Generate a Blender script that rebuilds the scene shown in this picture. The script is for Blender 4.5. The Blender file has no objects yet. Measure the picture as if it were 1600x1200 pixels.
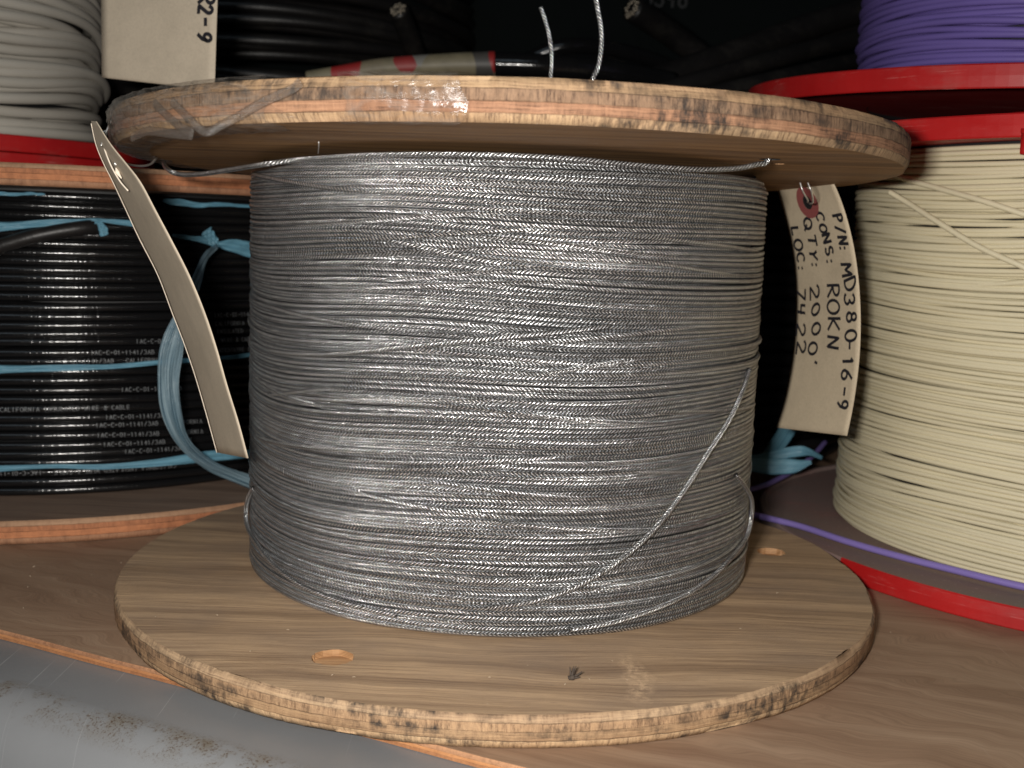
import bpy, bmesh, math
import numpy as np
from mathutils import Vector, Matrix
S = bpy.context.scene
COL = S.collection
rng = np.random.default_rng(7)

# ------------------------------------------------------------------ camera
CAM = np.array([0.0, -0.465, 0.1491])
RT = np.array([0.9994, -0.0031, 0.0333]); FW = np.array([0.0076, 0.991, -0.1339])
FW /= np.linalg.norm(FW); RT -= RT @ FW * FW; RT /= np.linalg.norm(RT); UP = np.cross(RT, FW)
FPX = 1773.3
cd = bpy.data.cameras.new('camera'); cam = bpy.data.objects.new('camera', cd); COL.objects.link(cam)
M = Matrix.Identity(4)
for i in range(3):
    M[i][0] = RT[i]; M[i][1] = UP[i]; M[i][2] = -FW[i]; M[i][3] = CAM[i]
cam.matrix_world = M
cd.sensor_width = 36; cd.lens = FPX / 1600 * 36; cd.clip_start = 0.01; cd.clip_end = 30
cd.dof.use_dof = True; cd.dof.focus_distance = 0.385; cd.dof.aperture_fstop = 20
S.camera = cam

# ------------------------------------------------------------------ light
w = bpy.data.worlds.new('World'); S.world = w; w.use_nodes = True
w.node_tree.nodes['Background'].inputs[0].default_value = (0.75, 0.88, 1.0, 1)
w.node_tree.nodes['Background'].inputs[1].default_value = 0.007
fl = bpy.data.lights.new('camera_flash', 'AREA'); fl.shape = 'RECTANGLE'; fl.size = 0.030; fl.size_y = 0.012
fl.energy = 2.5; fl.color = (1.0, 0.955, 0.89)
flo = bpy.data.objects.new('camera_flash', fl); COL.objects.link(flo)
fp = Vector(CAM + RT * -0.036 + UP * 0.015 + FW * 0.0)
flo.location = fp
flo.rotation_euler = (Vector((0.0, 0.0, 0.09)) - fp).to_track_quat('-Z', 'Y').to_euler()
ov = bpy.data.lights.new('aisle_lamp', 'AREA'); ov.shape = 'RECTANGLE'; ov.size = 1.2; ov.size_y = 0.5
ov.energy = 3.0; ov.color = (0.72, 0.88, 1.0)
ovo = bpy.data.objects.new('aisle_lamp', ov); COL.objects.link(ovo)
ovo.location = (-0.5, -1.7, 1.5)
ovo.rotation_euler = (Vector((0, 0, 0.05)) - Vector(ovo.location)).to_track_quat('-Z', 'Y').to_euler()
S.view_settings.view_transform = 'Standard'; S.view_settings.look = 'None'
S.view_settings.exposure = 0; S.view_settings.gamma = 1; S.view_settings.use_curve_mapping = False

# ------------------------------------------------------------------ pixel -> point helpers (photo coordinates, 1600 x 1200)
def ray(x, y): return FW + (x - 800) / FPX * RT - (y - 600) / FPX * UP
def at(x, y, Y):
    d = ray(x, y); return CAM + d * (Y - CAM[1]) / d[1]
def atz(x, y, z):
    d = ray(x, y); return CAM + d * (z - CAM[2]) / d[2]
def oncyl(x, y, cx, cy, R):
    d = ray(x, y); o = CAM - np.array([cx, cy, 0]); a = d[0]**2 + d[1]**2; b = o[0]*d[0] + o[1]*d[1]
    D = b*b - a*(o[0]**2 + o[1]**2 - R*R)
    return CAM + d * ((-b - math.sqrt(max(D, 0))) / a)

# ------------------------------------------------------------------ nodes
class NT:
    def __init__(s, name):
        s.m = bpy.data.materials.new(name); s.m.use_nodes = True; s.t = s.m.node_tree; s.t.nodes.clear()
    def n(s, typ, **kw):
        nd = s.t.nodes.new('ShaderNode' + typ)
        ins = kw.pop('i', {})
        for k, v in kw.items(): setattr(nd, k, v)
        for k, v in ins.items():
            sk = nd.inputs[k]
            if isinstance(v, bpy.types.NodeSocket): s.t.links.new(v, sk)
            else:
                if sk.type == 'RGBA' and len(v) == 3: v = (*v, 1)
                sk.default_value = v
        return nd
    def math(s, op, a, b=0.0, c=0.0, clamp=False):
        return s.n('Math', operation=op, use_clamp=clamp, i={0: a, 1: b, 2: c}).outputs[0]
    def mix(s, f, a, b, mode='MIX'):
        nd = s.n('Mix', data_type='RGBA', blend_type=mode)
        for k, v in ((0, f), (6, a), (7, b)):
            sk = nd.inputs[k]
            if isinstance(v, bpy.types.NodeSocket): s.t.links.new(v, sk)
            else: sk.default_value = (*v, 1) if (k > 0 and len(v) == 3) else v
        return nd.outputs[2]
    def ramp(s, f, stops, interp='LINEAR'):
        nd = s.n('ValToRGB', i={0: f}); cr = nd.color_ramp; cr.interpolation = interp
        while len(cr.elements) < len(stops): cr.elements.new(0.5)
        for e, (p, c) in zip(cr.elements, stops):
            e.position = p; e.color = (*c, 1) if hasattr(c, '__len__') else (c, c, c, 1)
        return nd.outputs[0]
    def uv(s, scale=(1, 1, 1), loc=(0, 0, 0), rot=(0, 0, 0)):
        u = s.n('UVMap').outputs[0]
        return s.n('Mapping', i={0: u, 1: loc, 2: rot, 3: scale}).outputs[0]
    def obj(s, scale=(1, 1, 1), loc=(0, 0, 0), rot=(0, 0, 0)):
        u = s.n('TexCoord').outputs['Object']
        return s.n('Mapping', i={0: u, 1: loc, 2: rot, 3: scale}).outputs[0]
    def noise(s, vec, scale=1, detail=4, rough=0.55, dist=0.0):
        return s.n('TexNoise', i={'Vector': vec, 'Scale': scale, 'Detail': detail, 'Roughness': rough, 'Distortion': dist}).outputs[0]
    def out(s, color, rough=0.5, metal=0.0, bump=None, bstr=1.0, bdist=0.001, spec=0.5, **extra):
        i = {'Base Color': color, 'Roughness': rough, 'Metallic': metal, 'Specular IOR Level': spec}
        i.update(extra)
        b = s.n('BsdfPrincipled', i=i)
        if bump is not None:
            bn = s.n('Bump', i={'Height': bump, 'Strength': bstr, 'Distance': bdist})
            s.t.links.new(bn.outputs[0], b.inputs['Normal'])
        o = s.n('OutputMaterial', i={0: b.outputs[0]})
        return s.m

def mat_face(name, light, dark, loc=(0, 0, 0), rough=0.62, dirt=0.5, patch=None, spec=0.4):
    t = NT(name)
    warp = t.noise(t.uv((9, 16, 1), loc), 1, 3, 0.5)
    uvw = t.uv((1, 1, 1), loc)
    sep = t.n('SeparateXYZ', i={0: uvw})
    yy = t.math('ADD', sep.outputs[1], t.math('MULTIPLY', warp, 0.022))
    v2 = t.n('CombineXYZ', i={0: t.math('MULTIPLY', sep.outputs[0], 1.6), 1: yy, 2: 0.0}).outputs[0]
    wide = t.noise(t.n('Mapping', i={0: v2, 3: (2.2, 120, 1)}).outputs[0], 1, 3, 0.55)
    fine = t.noise(t.n('Mapping', i={0: v2, 3: (14, 900, 1)}).outputs[0], 1, 6, 0.75)
    blot = t.noise(t.uv((14, 22, 1), (5, 3, 0)), 1, 4, 0.6)
    g = t.ramp(wide, [(0.36, dark), (0.5, tuple(0.45*a+0.55*b for a, b in zip(dark, light))), (0.64, light)])
    f2 = t.ramp(fine, [(0.36, (0.52, 0.46, 0.40)), (0.5, (0.93, 0.93, 0.93)), (0.66, (1.25, 1.24, 1.2))])
    c = t.mix(0.75, g, f2, 'MULTIPLY')
    c = t.mix(t.ramp(blot, [(0.45, 0.0), (0.7, dirt)]), c, (0.20, 0.15, 0.12))
    pores = t.noise(t.uv((260, 2600, 1)), 1, 2, 0.6)
    c = t.mix(t.ramp(pores, [(0.64, 0.0), (0.72, 0.5)]), c, (0.10, 0.065, 0.045))
    h = t.math('ADD', t.math('MULTIPLY', fine, 0.8), t.math('MULTIPLY', wide, 0.25))
    if patch:
        px, py, ax, ay = patch
        sp_ = t.n('SeparateXYZ', i={0: t.uv()})
        wn = t.noise(t.uv((60, 60, 1)), 1, 3, 0.6)
        ex = t.math('DIVIDE', t.math('SUBTRACT', t.math('ADD', sp_.outputs[0], t.math('MULTIPLY', wn, 0.012)), px + 0.006), ax)
        ey = t.math('DIVIDE', t.math('SUBTRACT', sp_.outputs[1], py), ay)
        dd = t.math('ADD', t.math('MULTIPLY', ex, ex), t.math('MULTIPLY', ey, ey))
        mk = t.math('SUBTRACT', 1.0, dd, clamp=True)
        br = t.noise(t.uv((420, 420, 1)), 1, 4, 0.7)
        c = t.mix(t.math('MULTIPLY', mk, t.ramp(br, [(0.44, 0.1), (0.6, 0.9)])), c, (0.62, 0.43, 0.27))
        h = t.math('ADD', h, t.math('MULTIPLY', t.math('MULTIPLY', mk, br), 1.4))
    # rub marks and scuffs
    sc = t.noise(t.uv((16, 420, 1), (1, 1, 0), (0, 0, 0.9)), 1, 2, 0.5); sm = t.noise(t.uv((22, 22, 1), (9, 0, 0)), 1, 3, 0.6)
    c = t.mix(t.math('MULTIPLY', t.ramp(sc, [(0.66, 0.0), (0.72, 0.35)]), t.ramp(sm, [(0.5, 0.0), (0.62, 1.0)])), c, tuple(min(1, x * 1.35) for x in light))
    return t.out(c, rough, bump=h, bstr=0.5, bdist=0.0006, spec=spec)

def mat_ply_edge(name, cols, lines, seed=0, line_dark=(0.035, 0.022, 0.014), streak=1.0, tint=(1, 1, 1), stain=1.0):
    # u = metres along the rim, v = 0 (lower face) .. 1 (upper face)
    t = NT(name)
    sep = t.n('SeparateXYZ', i={0: t.n('UVMap').outputs[0]})
    wob = t.noise(t.uv((22, 0.5, 1), (seed, 0, 0)), 1, 3, 0.6)
    wob2 = t.noise(t.uv((240, 1.0, 1), (seed, 0, 0)), 1, 4, 0.7)
    v = t.math('ADD', sep.outputs[1], t.math('ADD', t.math('MULTIPLY', t.math('SUBTRACT', wob, 0.5), 0.13), t.math('MULTIPLY', t.math('SUBTRACT', wob2, 0.5), 0.05)))
    stops = [(0.0, cols[0])]
    for k, L in enumerate(lines):
        stops += [(max(L - 0.012, 0.001), cols[k]), (L + 0.012, cols[k + 1])]
    c = t.ramp(v, stops)
    # each ply has its own streaks: upright end-grain hairs in one, fibres along the rim in the next
    pl = None
    for L in lines:
        q_ = t.math('GREATER_THAN', v, L); pl = q_ if pl is None else t.math('ADD', pl, q_)
    sv = t.n('CombineXYZ', i={0: t.math('ADD', t.math('MULTIPLY', sep.outputs[0], 950.0), seed), 1: t.math('MULTIPLY', v, 1.8), 2: t.math('MULTIPLY', pl, 5.3)}).outputs[0]
    lv = t.n('CombineXYZ', i={0: t.math('MULTIPLY', sep.outputs[0], 55.0), 1: t.math('MULTIPLY', v, 22.0), 2: t.math('MULTIPLY', pl, 3.1)}).outputs[0]
    alt = t.math('MULTIPLY', t.math('MODULO', pl, 2.0), 0.65)
    sa = t.noise(sv, 1, 6, 0.8); sb = t.noise(lv, 1, 5, 0.75)
    st = t.math('ADD', t.math('MULTIPLY', sa, t.math('SUBTRACT', 1.0, alt)), t.math('MULTIPLY', sb, alt))
    st2 = t.noise(t.uv((210, 1.3, 1), (seed + 3, 0, 0)), 1, 4, 0.7)
    c = t.mix(0.85 * streak, c, t.ramp(st, [(0.38, (0.24, 0.19, 0.17)), (0.47, (0.85, 0.82, 0.79)), (0.62, (1.3, 1.27, 1.2))]), 'MULTIPLY')
    c = t.mix(0.35, c, t.ramp(st2, [(0.33, (0.55, 0.47, 0.42)), (0.55, (1, 1, 1))]), 'MULTIPLY')
    patch = t.noise(t.uv((17, 1.1, 1), (seed + 9, 0, 0)), 1, 3, 0.6)
    pm = t.math('MULTIPLY', t.ramp(patch, [(0.47, 0.0), (0.58, 1.0)]), t.ramp(st2, [(0.38, 0.95), (0.58, 0.0)]))
    c = t.mix(t.math('MULTIPLY', pm, stain), c, (0.045, 0.038, 0.034))
    big = t.noise(t.uv((8, 0.6, 1), (seed + 5, 0, 0)), 1, 2, 0.5)
    c = t.mix(t.ramp(big, [(0.40, 0.0), (0.62, 0.7)]), c, t.mix(0.75, c, (0.62, 0.50, 0.46), 'MULTIPLY'))
    # glue lines with gaps
    lm = None
    for L in lines:
        d = t.math('ABSOLUTE', t.math('SUBTRACT', v, L))
        m = t.math('SUBTRACT', 1.0, t.math('DIVIDE', d, 0.022), clamp=True)
        lm = m if lm is None else t.math('MAXIMUM', lm, m)
    gap = t.ramp(t.noise(t.uv((90, 3, 1), (seed + 2, 0, 0)), 1, 4, 0.65), [(0.38, 0.25), (0.58, 0.95)])
    lm = t.math('MULTIPLY', lm, gap)
    c = t.mix(t.math('MULTIPLY', lm, 0.62), c, line_dark)
    c = t.mix(1.0, c, tint, 'MULTIPLY')
    rg = t.noise(t.uv((1800, 26, 1)), 1, 3, 0.7)
    h = t.math('SUBTRACT', t.math('ADD', t.math('MULTIPLY', st, 0.9), t.math('MULTIPLY', rg, 0.6)), t.math('MULTIPLY', lm, 1.1))
    return t.out(c, 0.72, bump=h, bstr=0.5, bdist=0.0006, spec=0.35)

def mat_braid():
    # u = millimetres along the cable, v = turns around it
    t = NT('tinned_braid')
    sep = t.n('SeparateXYZ', i={0: t.n('UVMap').outputs[0]})
    u, v = sep.outputs[0], sep.outputs[1]
    tri = t.math('ABSOLUTE', t.math('SUBTRACT', t.math('MULTIPLY', t.math('FRACT', t.math('MULTIPLY', v, 2.0)), 2.0), 1.0))
    nz = t.noise(t.n('Mapping', i={0: t.n('UVMap').outputs[0], 3: (0.6, 1.0, 1)}).outputs[0], 1, 2, 0.5)
    ph = t.math('ADD', t.math('ADD', t.math('DIVIDE', u, 1.32), t.math('MULTIPLY', tri, 1.35)), t.math('MULTIPLY', nz, 0.5))
    f = t.math('FRACT', ph)
    tw = t.math('SINE', t.math('MULTIPLY', f, math.pi))
    # dips where the strands of the two directions pass under each other
    row = t.math('SINE', t.math('MULTIPLY', tri, math.pi))
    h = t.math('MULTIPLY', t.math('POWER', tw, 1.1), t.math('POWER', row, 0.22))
    cell = t.n('CombineXYZ', i={0: t.math('FLOOR', ph), 1: t.math('FLOOR', t.math('MULTIPLY', v, 4.0)), 2: 0.0}).outputs[0]
    wn = t.n('TexWhiteNoise', noise_dimensions='3D', i={'Vector': cell}); rnd = wn.outputs['Value']; rc = t.n('SeparateColor', i={0: wn.outputs['Color']}).outputs[1]
    fil = t.noise(t.n('CombineXYZ', i={0: t.math('MULTIPLY', ph, 6.0), 1: t.math('MULTIPLY', v, 1.0), 2: t.math('MULTIPLY', u, 0.05)}).outputs[0], 2.2, 3, 0.7)
    hh = t.math('ADD', t.math('ADD', h, t.math('MULTIPLY', fil, 0.5)), t.math('MULTIPLY', t.math('MULTIPLY', t.math('SUBTRACT', rnd, 0.5), f), 0.8))
    c = t.ramp(h, [(0.0, (0.06, 0.058, 0.057)), (0.35, (0.125, 0.122, 0.12)), (0.62, (0.32, 0.32, 0.325)), (0.9, (0.93, 0.95, 0.98))])  # cool pale crowns, dark gaps: strand highlights and crease shade put into the colour
    c = t.mix(1.0, c, t.ramp(rc, [(0.0, (0.66, 0.65, 0.64)), (1.0, (1.15, 1.15, 1.15))]), 'MULTIPLY')  # random brightness per strand cell, a sparkle painted into the colour
    dull = t.noise(t.obj((9, 9, 30)), 1, 3, 0.6)
    rg = t.ramp(dull, [(0.35, 0.17), (0.68, 0.25)])
    return t.out(c, rg, metal=0.76, bump=hh, bstr=1.0, bdist=0.00030)

def mat_plastic(name, col, rough=0.45, bump=0.15, var=0.12, dirt=None, ripple=0.0, spec=0.5):
    t = NT(name)
    n1 = t.noise(t.obj((18, 18, 18)), 1, 4, 0.6)
    n2 = t.noise(t.obj((420, 420, 420)), 1, 3, 0.6)
    c = t.mix(t.ramp(n1, [(0.3, 0.0), (0.7, 1.0)]), tuple(x*(1-var) for x in col), tuple(min(x*(1+var), 1) for x in col))
    if dirt:
        n3 = t.noise(t.obj((34, 34, 60), (3, 1, 2)), 1, 5, 0.7)
        c = t.mix(t.ramp(n3, [(0.5, 0.0), (0.75, 0.45)]), c, dirt)
    h = n2
    if ripple:
        r = t.noise(t.uv((ripple, 1.5, 1)), 1, 1, 0.4)
        h = t.math('ADD', t.math('MULTIPLY', n2, 0.3), r)
    return t.out(c, rough, bump=h, bstr=bump, bdist=0.0005, spec=spec)

def mat_red():
    t = NT('scuffed_red_plastic')
    n = t.noise(t.obj((18, 18, 18)), 1, 4, 0.6); d = t.noise(t.obj((30, 30, 90), (3, 1, 2)), 1, 5, 0.7)
    c = t.mix(t.ramp(n, [(0.3, 0.0), (0.7, 1.0)]), (0.33, 0.008, 0.009), (0.43, 0.011, 0.011))
    c = t.mix(t.ramp(d, [(0.52, 0.0), (0.74, 0.5)]), c, (0.28, 0.06, 0.05))
    for k, sc in enumerate(((25, 25, 900), (60, 60, 1400))):
        s_ = t.noise(t.obj(sc, (k, 0, 0), (0.5 * k, 0.25, 0)), 1, 2, 0.5)
        c = t.mix(t.math('MULTIPLY', t.ramp(s_, [(0.67, 0.0), (0.72, 0.5)]), t.ramp(d, [(0.45, 0.0), (0.6, 1.0)])), c, (0.60, 0.22, 0.20))
    return t.out(c, t.ramp(d, [(0.3, 0.36), (0.7, 0.6)]), bump=d, bstr=0.15, bdist=0.0006)

def mat_dusty_red():
    t = NT('dusty_red_flange')
    a = t.noise(t.obj((16, 16, 16)), 1, 4, 0.6); b = t.noise(t.obj((5, 40, 5), rot=(0, 0, 0.6)), 1, 4, 0.6)
    d = t.math('ADD', t.math('MULTIPLY', a, 0.6), t.math('MULTIPLY', b, 0.4))
    c = t.ramp(d, [(0.30, (0.34, 0.12, 0.11)), (0.42, (0.22, 0.14, 0.125)), (0.6, (0.20, 0.150, 0.135))])
    sp = t.noise(t.obj((700, 700, 700)), 1, 2, 0.6)
    c = t.mix(t.ramp(sp, [(0.66, 0.0), (0.72, 0.4)]), c, (0.5, 0.42, 0.38))
    return t.out(c, 0.75, bump=sp, bstr=0.1, bdist=0.0004)

def mat_metal():
    t = NT('worn_grey_paint')
    n = t.noise(t.obj((7, 7, 7)), 1, 4, 0.6)
    c = t.ramp(n, [(0.3, (0.165, 0.170, 0.178)), (0.7, (0.215, 0.221, 0.230))])
    # scratches: thin bright lines in two directions
    for k, (sc, r, lo) in enumerate((((900, 7, 1), 0.35, 0.70), ((700, 9, 1), -0.9, 0.72), ((1200, 5, 1), 1.1, 0.73))):
        s_ = t.noise(t.obj(sc, rot=(0, 0, r)), 1, 2, 0.5)
        m = t.noise(t.obj((26, 26, 26), (k * 3, 0, 0)), 1, 2, 0.5)
        c = t.mix(t.math('MULTIPLY', t.ramp(s_, [(lo - 0.01, 0.0), (lo + 0.02, 0.5)]), t.ramp(m, [(0.5, 0.0), (0.6, 1.0)])), c, (0.42, 0.43, 0.44))
    # rust along the bend, where the paint has worn (UV v runs 0..1 across the bend zone)
    v = t.n('SeparateXYZ', i={0: t.n('UVMap').outputs[0]}).outputs[1]
    band = t.ramp(v, [(0.27, 0.0), (0.34, 1.0), (0.40, 0.8), (0.50, 0.0)])
    r1 = t.noise(t.obj((1100, 1100, 1100)), 1, 4, 0.7); r2 = t.noise(t.obj((70, 70, 70)), 1, 5, 0.65)
    soft = t.math('MULTIPLY', band, t.ramp(r2, [(0.44, 0.0), (0.66, 0.75)]))
    c = t.mix(soft, c, (0.13, 0.105, 0.07))
    hard = t.math('MULTIPLY', t.math('MULTIPLY', band, t.ramp(r2, [(0.42, 0.0), (0.52, 1.0)])), t.ramp(r1, [(0.54, 0.0), (0.60, 1.0)]))
    c = t.mix(hard, c, (0.075, 0.045, 0.025))
    return t.out(c, 0.42, metal=0.0, bump=t.math('ADD', t.noise(t.obj((60, 60, 60)), 1, 3, 0.5), t.math('MULTIPLY', hard, -0.6)), bstr=0.25, bdist=0.0006, spec=0.5)

def mat_flat(name, col, rough=0.6, **k):
    t = NT(name)
    n = t.noise(t.obj((60, 60, 60)), 1, 4, 0.6)
    c = t.mix(t.ramp(n, [(0.3, 0.0), (0.7, 1.0)]), tuple(x * 0.92 for x in col), tuple(min(1, x * 1.06) for x in col))
    return t.out(c, rough, bump=t.noise(t.obj((1500, 1500, 1500)), 1, 3, 0.6), bstr=0.08, bdist=0.0003, **k)

def mat_card(name, col):
    t = NT(name)
    n = t.noise(t.obj((45, 45, 45)), 1, 5, 0.65); f = t.noise(t.obj((900, 900, 900)), 1, 4, 0.7)
    c = t.mix(t.ramp(n, [(0.42, 0.0), (0.72, 0.55)]), col, tuple(x * 0.72 for x in col))
    c = t.mix(t.ramp(f, [(0.35, 0.25), (0.55, 0.0)]), c, tuple(x * 0.6 for x in col))
    return t.out(c, 0.7, bump=t.math('ADD', f, t.math('MULTIPLY', n, 1.5)), bstr=0.25, bdist=0.0004, spec=0.3)

def mat_strap(name, a, b, clear):
    t = NT(name)
    n = t.noise(t.uv((14, 1100, 1)), 1, 4, 0.65); k = t.noise(t.uv((140, 260, 1)), 1, 3, 0.6, 0.8)
    c = t.mix(t.ramp(n, [(0.36, 0.0), (0.62, 1.0)]), b, a)
    bn = t.n('Bump', i={'Height': t.math('ADD', n, t.math('MULTIPLY', k, 1.6)), 'Strength': 0.7, 'Distance': 0.0008}).outputs[0]
    p = t.n('BsdfPrincipled', i={'Base Color': c, 'Roughness': 0.3, 'Normal': bn}).outputs[0]
    tr = t.n('BsdfTransparent', i={'Color': (0.75, 0.88, 0.95, 1)}).outputs[0]
    f = t.math('MULTIPLY', t.ramp(n, [(0.40, 1.6), (0.62, 0.5)]), clear, clamp=True)
    m = t.n('MixShader', i={0: f, 1: p, 2: tr}).outputs[0]
    t.n('OutputMaterial', i={0: m}); return t.m

def mat_film():
    t = NT('clear_stretch_film')
    n = t.noise(t.uv((70, 240, 1), rot=(0, 0, 0.5)), 1, 5, 0.65, 1.2)
    bn = t.n('Bump', i={'Height': n, 'Strength': 0.55, 'Distance': 0.0012}).outputs[0]
    g = t.n('BsdfGlossy', i={'Color': (0.9, 0.92, 0.95), 'Roughness': 0.2, 'Normal': bn}).outputs[0]
    tr = t.n('BsdfTransparent', i={'Color': (0.93, 0.91, 0.89)}).outputs[0]
    df = t.n('BsdfDiffuse', i={'Color': (0.40, 0.36, 0.32), 'Normal': bn}).outputs[0]
    fr = t.math('MULTIPLY', t.math('POWER', t.n('LayerWeight', i={'Blend': 0.5, 'Normal': bn}).outputs['Facing'], 4.0), 0.35)
    a = t.n('MixShader', i={0: t.math('ADD', 0.03, t.math('MULTIPLY', t.ramp(n, [(0.45, 0.0), (0.72, 1.0)]), 0.22)), 1: tr, 2: df}).outputs[0]
    b = t.n('MixShader', i={0: t.math('ADD', 0.035, fr, clamp=True), 1: a, 2: g}).outputs[0]
    t.n('OutputMaterial', i={0: b}); return t.m

WOODL = (0.53, 0.365, 0.225); WOODD = (0.31, 0.205, 0.125)
m_face = mat_face('plywood_face', WOODL, WOODD)
m_face_low = mat_face('lower_plywood_face', WOODL, WOODD, patch=(0.0450, -0.122, 0.0055, 0.024))
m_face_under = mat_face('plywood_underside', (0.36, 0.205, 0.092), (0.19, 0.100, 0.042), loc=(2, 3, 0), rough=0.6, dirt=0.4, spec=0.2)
m_rim_top = mat_ply_edge('plywood_rim_weathered', [(0.52, 0.37, 0.23), (0.46, 0.265, 0.165), (0.33, 0.225, 0.15), (0.48, 0.34, 0.21)], [0.20, 0.46, 0.74], 1.0, tint=(0.80, 0.79, 0.77))
m_rim_bot = mat_ply_edge('plywood_rim', [(0.66, 0.47, 0.29), (0.48, 0.32, 0.19), (0.50, 0.33, 0.20), (0.56, 0.40, 0.26)], [0.24, 0.50, 0.76], 4.0, streak=0.8, tint=(0.78, 0.76, 0.73))
m_rim_black = mat_ply_edge('orange_plywood_rim', [(0.40, 0.21, 0.12), (0.50, 0.20, 0.09), (0.42, 0.17, 0.08), (0.42, 0.25, 0.15)], [0.28, 0.55, 0.78], 8.0, streak=0.35, stain=0.15)
m_face_black = mat_face('brown_plywood_face', (0.27, 0.185, 0.135), (0.19, 0.125, 0.09), loc=(7, 1, 0), dirt=0.3)
m_fresh = mat_face('fresh_torn_wood', (0.52, 0.31, 0.16), (0.36, 0.19, 0.085), loc=(4, 4, 0), dirt=0.0)
m_braid = mat_braid()
m_black = mat_plastic('glossy_black_jacket', (0.007, 0.007, 0.0075), 0.15, 0.3, 0.1, ripple=850)
m_black_dull = mat_plastic('dull_black_rubber', (0.010, 0.009, 0.009), 0.42, 0.3, 0.3, dirt=(0.045, 0.040, 0.034), spec=0.4)
m_cream = mat_plastic('cream_jacket', (0.66, 0.595, 0.42), 0.42, 0.05, 0.05)
m_grey = mat_plastic('pale_grey_jacket', (0.47, 0.44, 0.385), 0.5, 0.05, 0.06)
m_purple = mat_plastic('purple_jacket', (0.145, 0.105, 0.34), 0.42, 0.05, 0.08)
m_red = mat_red()
m_dred = mat_dusty_red()
m_blue = mat_strap('light_blue_strap', (0.18, 0.39, 0.50), (0.09, 0.24, 0.34), 0.12)
m_paleblue = mat_strap('pale_translucent_strap', (0.30, 0.40, 0.45), (0.10, 0.19, 0.25), 0.35)
m_metal = mat_metal()
m_tag = mat_card('manila_card', (0.53, 0.44, 0.315))
m_tagdull = mat_card('plain_manila_card', (0.56, 0.475, 0.365))
m_tagedge = mat_flat('card_edge', (0.80, 0.70, 0.58), 0.7)
m_ink = mat_flat('black_marker_ink', (0.018, 0.017, 0.022), 0.5)
m_ring = mat_flat('maroon_ring', (0.26, 0.075, 0.07), 0.5)
m_print = mat_flat('white_print', (0.13, 0.135, 0.14), 0.5)
m_wire = NT('bright_tie_wire').out((0.75, 0.74, 0.72), 0.42, metal=0.9)
m_core = mat_flat('dark_core', (0.012, 0.012, 0.013), 0.6)
m_beam = mat_flat('dark_green_paint', (0.004, 0.0058, 0.0058), 0.8, spec=0.1)
m_thread = mat_flat('white_thread', (0.75, 0.73, 0.70), 0.5)
m_copper = mat_flat('cut_strands', (0.42, 0.36, 0.28), 0.35, metal=0.7)
m_film = mat_film()
def mat_board():
    t = NT('brown_shelf_plywood')
    R = 0.42
    warp = t.noise(t.obj((5, 9, 1), rot=(0, 0, R)), 1, 4, 0.6, 0.6)
    sep = t.n('SeparateXYZ', i={0: t.obj((1, 1, 1), rot=(0, 0, R))})
    yy = t.math('ADD', sep.outputs[1], t.math('MULTIPLY', warp, 0.09))
    v2 = t.n('CombineXYZ', i={0: sep.outputs[0], 1: yy, 2: 0.0}).outputs[0]
    g = t.noise(t.n('Mapping', i={0: v2, 3: (6, 75, 1)}).outputs[0], 1, 5, 0.6)
    f = t.noise(t.n('Mapping', i={0: v2, 3: (40, 1300, 1)}).outputs[0], 1, 3, 0.6)
    c = t.ramp(g, [(0.33, (0.215, 0.13, 0.082)), (0.5, (0.28, 0.18, 0.117)), (0.68, (0.345, 0.235, 0.158))])
    c = t.mix(0.5, c, t.ramp(f, [(0.35, (0.7, 0.68, 0.66)), (0.6, (1.1, 1.1, 1.1))]), 'MULTIPLY')
    k = t.noise(t.obj((11, 11, 11), (1, 2, 0)), 1, 5, 0.65)
    c = t.mix(t.ramp(k, [(0.55, 0.0), (0.75, 0.55)]), c, (0.24, 0.11, 0.085))
    sc = t.noise(t.obj((500, 12, 1), rot=(0, 0, -0.9)), 1, 2, 0.5)
    c = t.mix(t.ramp(sc, [(0.72, 0.0), (0.76, 0.35)]), c, (0.42, 0.33, 0.27))
    return t.out(c, 0.55, bump=f, bstr=0.2, bdist=0.0004)
m_board = mat_board()
m_boardedge = mat_ply_edge('shelf_plywood_edge', [(0.42, 0.20, 0.09), (0.58, 0.28, 0.12), (0.45, 0.24, 0.13)], [0.35, 0.68], 3.0, streak=0.4, stain=0.1)

# ------------------------------------------------------------------ objects
def link(name, me, parent=None):
    o = bpy.data.objects.new(name, me); COL.objects.link(o)
    if parent is not None: o.parent = parent
    return o
def thing(name, label, cat, loc=(0, 0, 0), group=None):
    o = bpy.data.objects.new(name, None); COL.objects.link(o); o.empty_display_size = 0.01
    o.location = loc; o['label'] = label; o['category'] = cat
    if group: o['group'] = group
    return o
def settag(o, label, cat, group=None):
    o['label'] = label; o['category'] = cat
    if group: o['group'] = group
    return o
def child(o, parent):
    o.parent = parent; o.matrix_parent_inverse = Matrix.Translation(-Vector(parent.location)); return o

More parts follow.
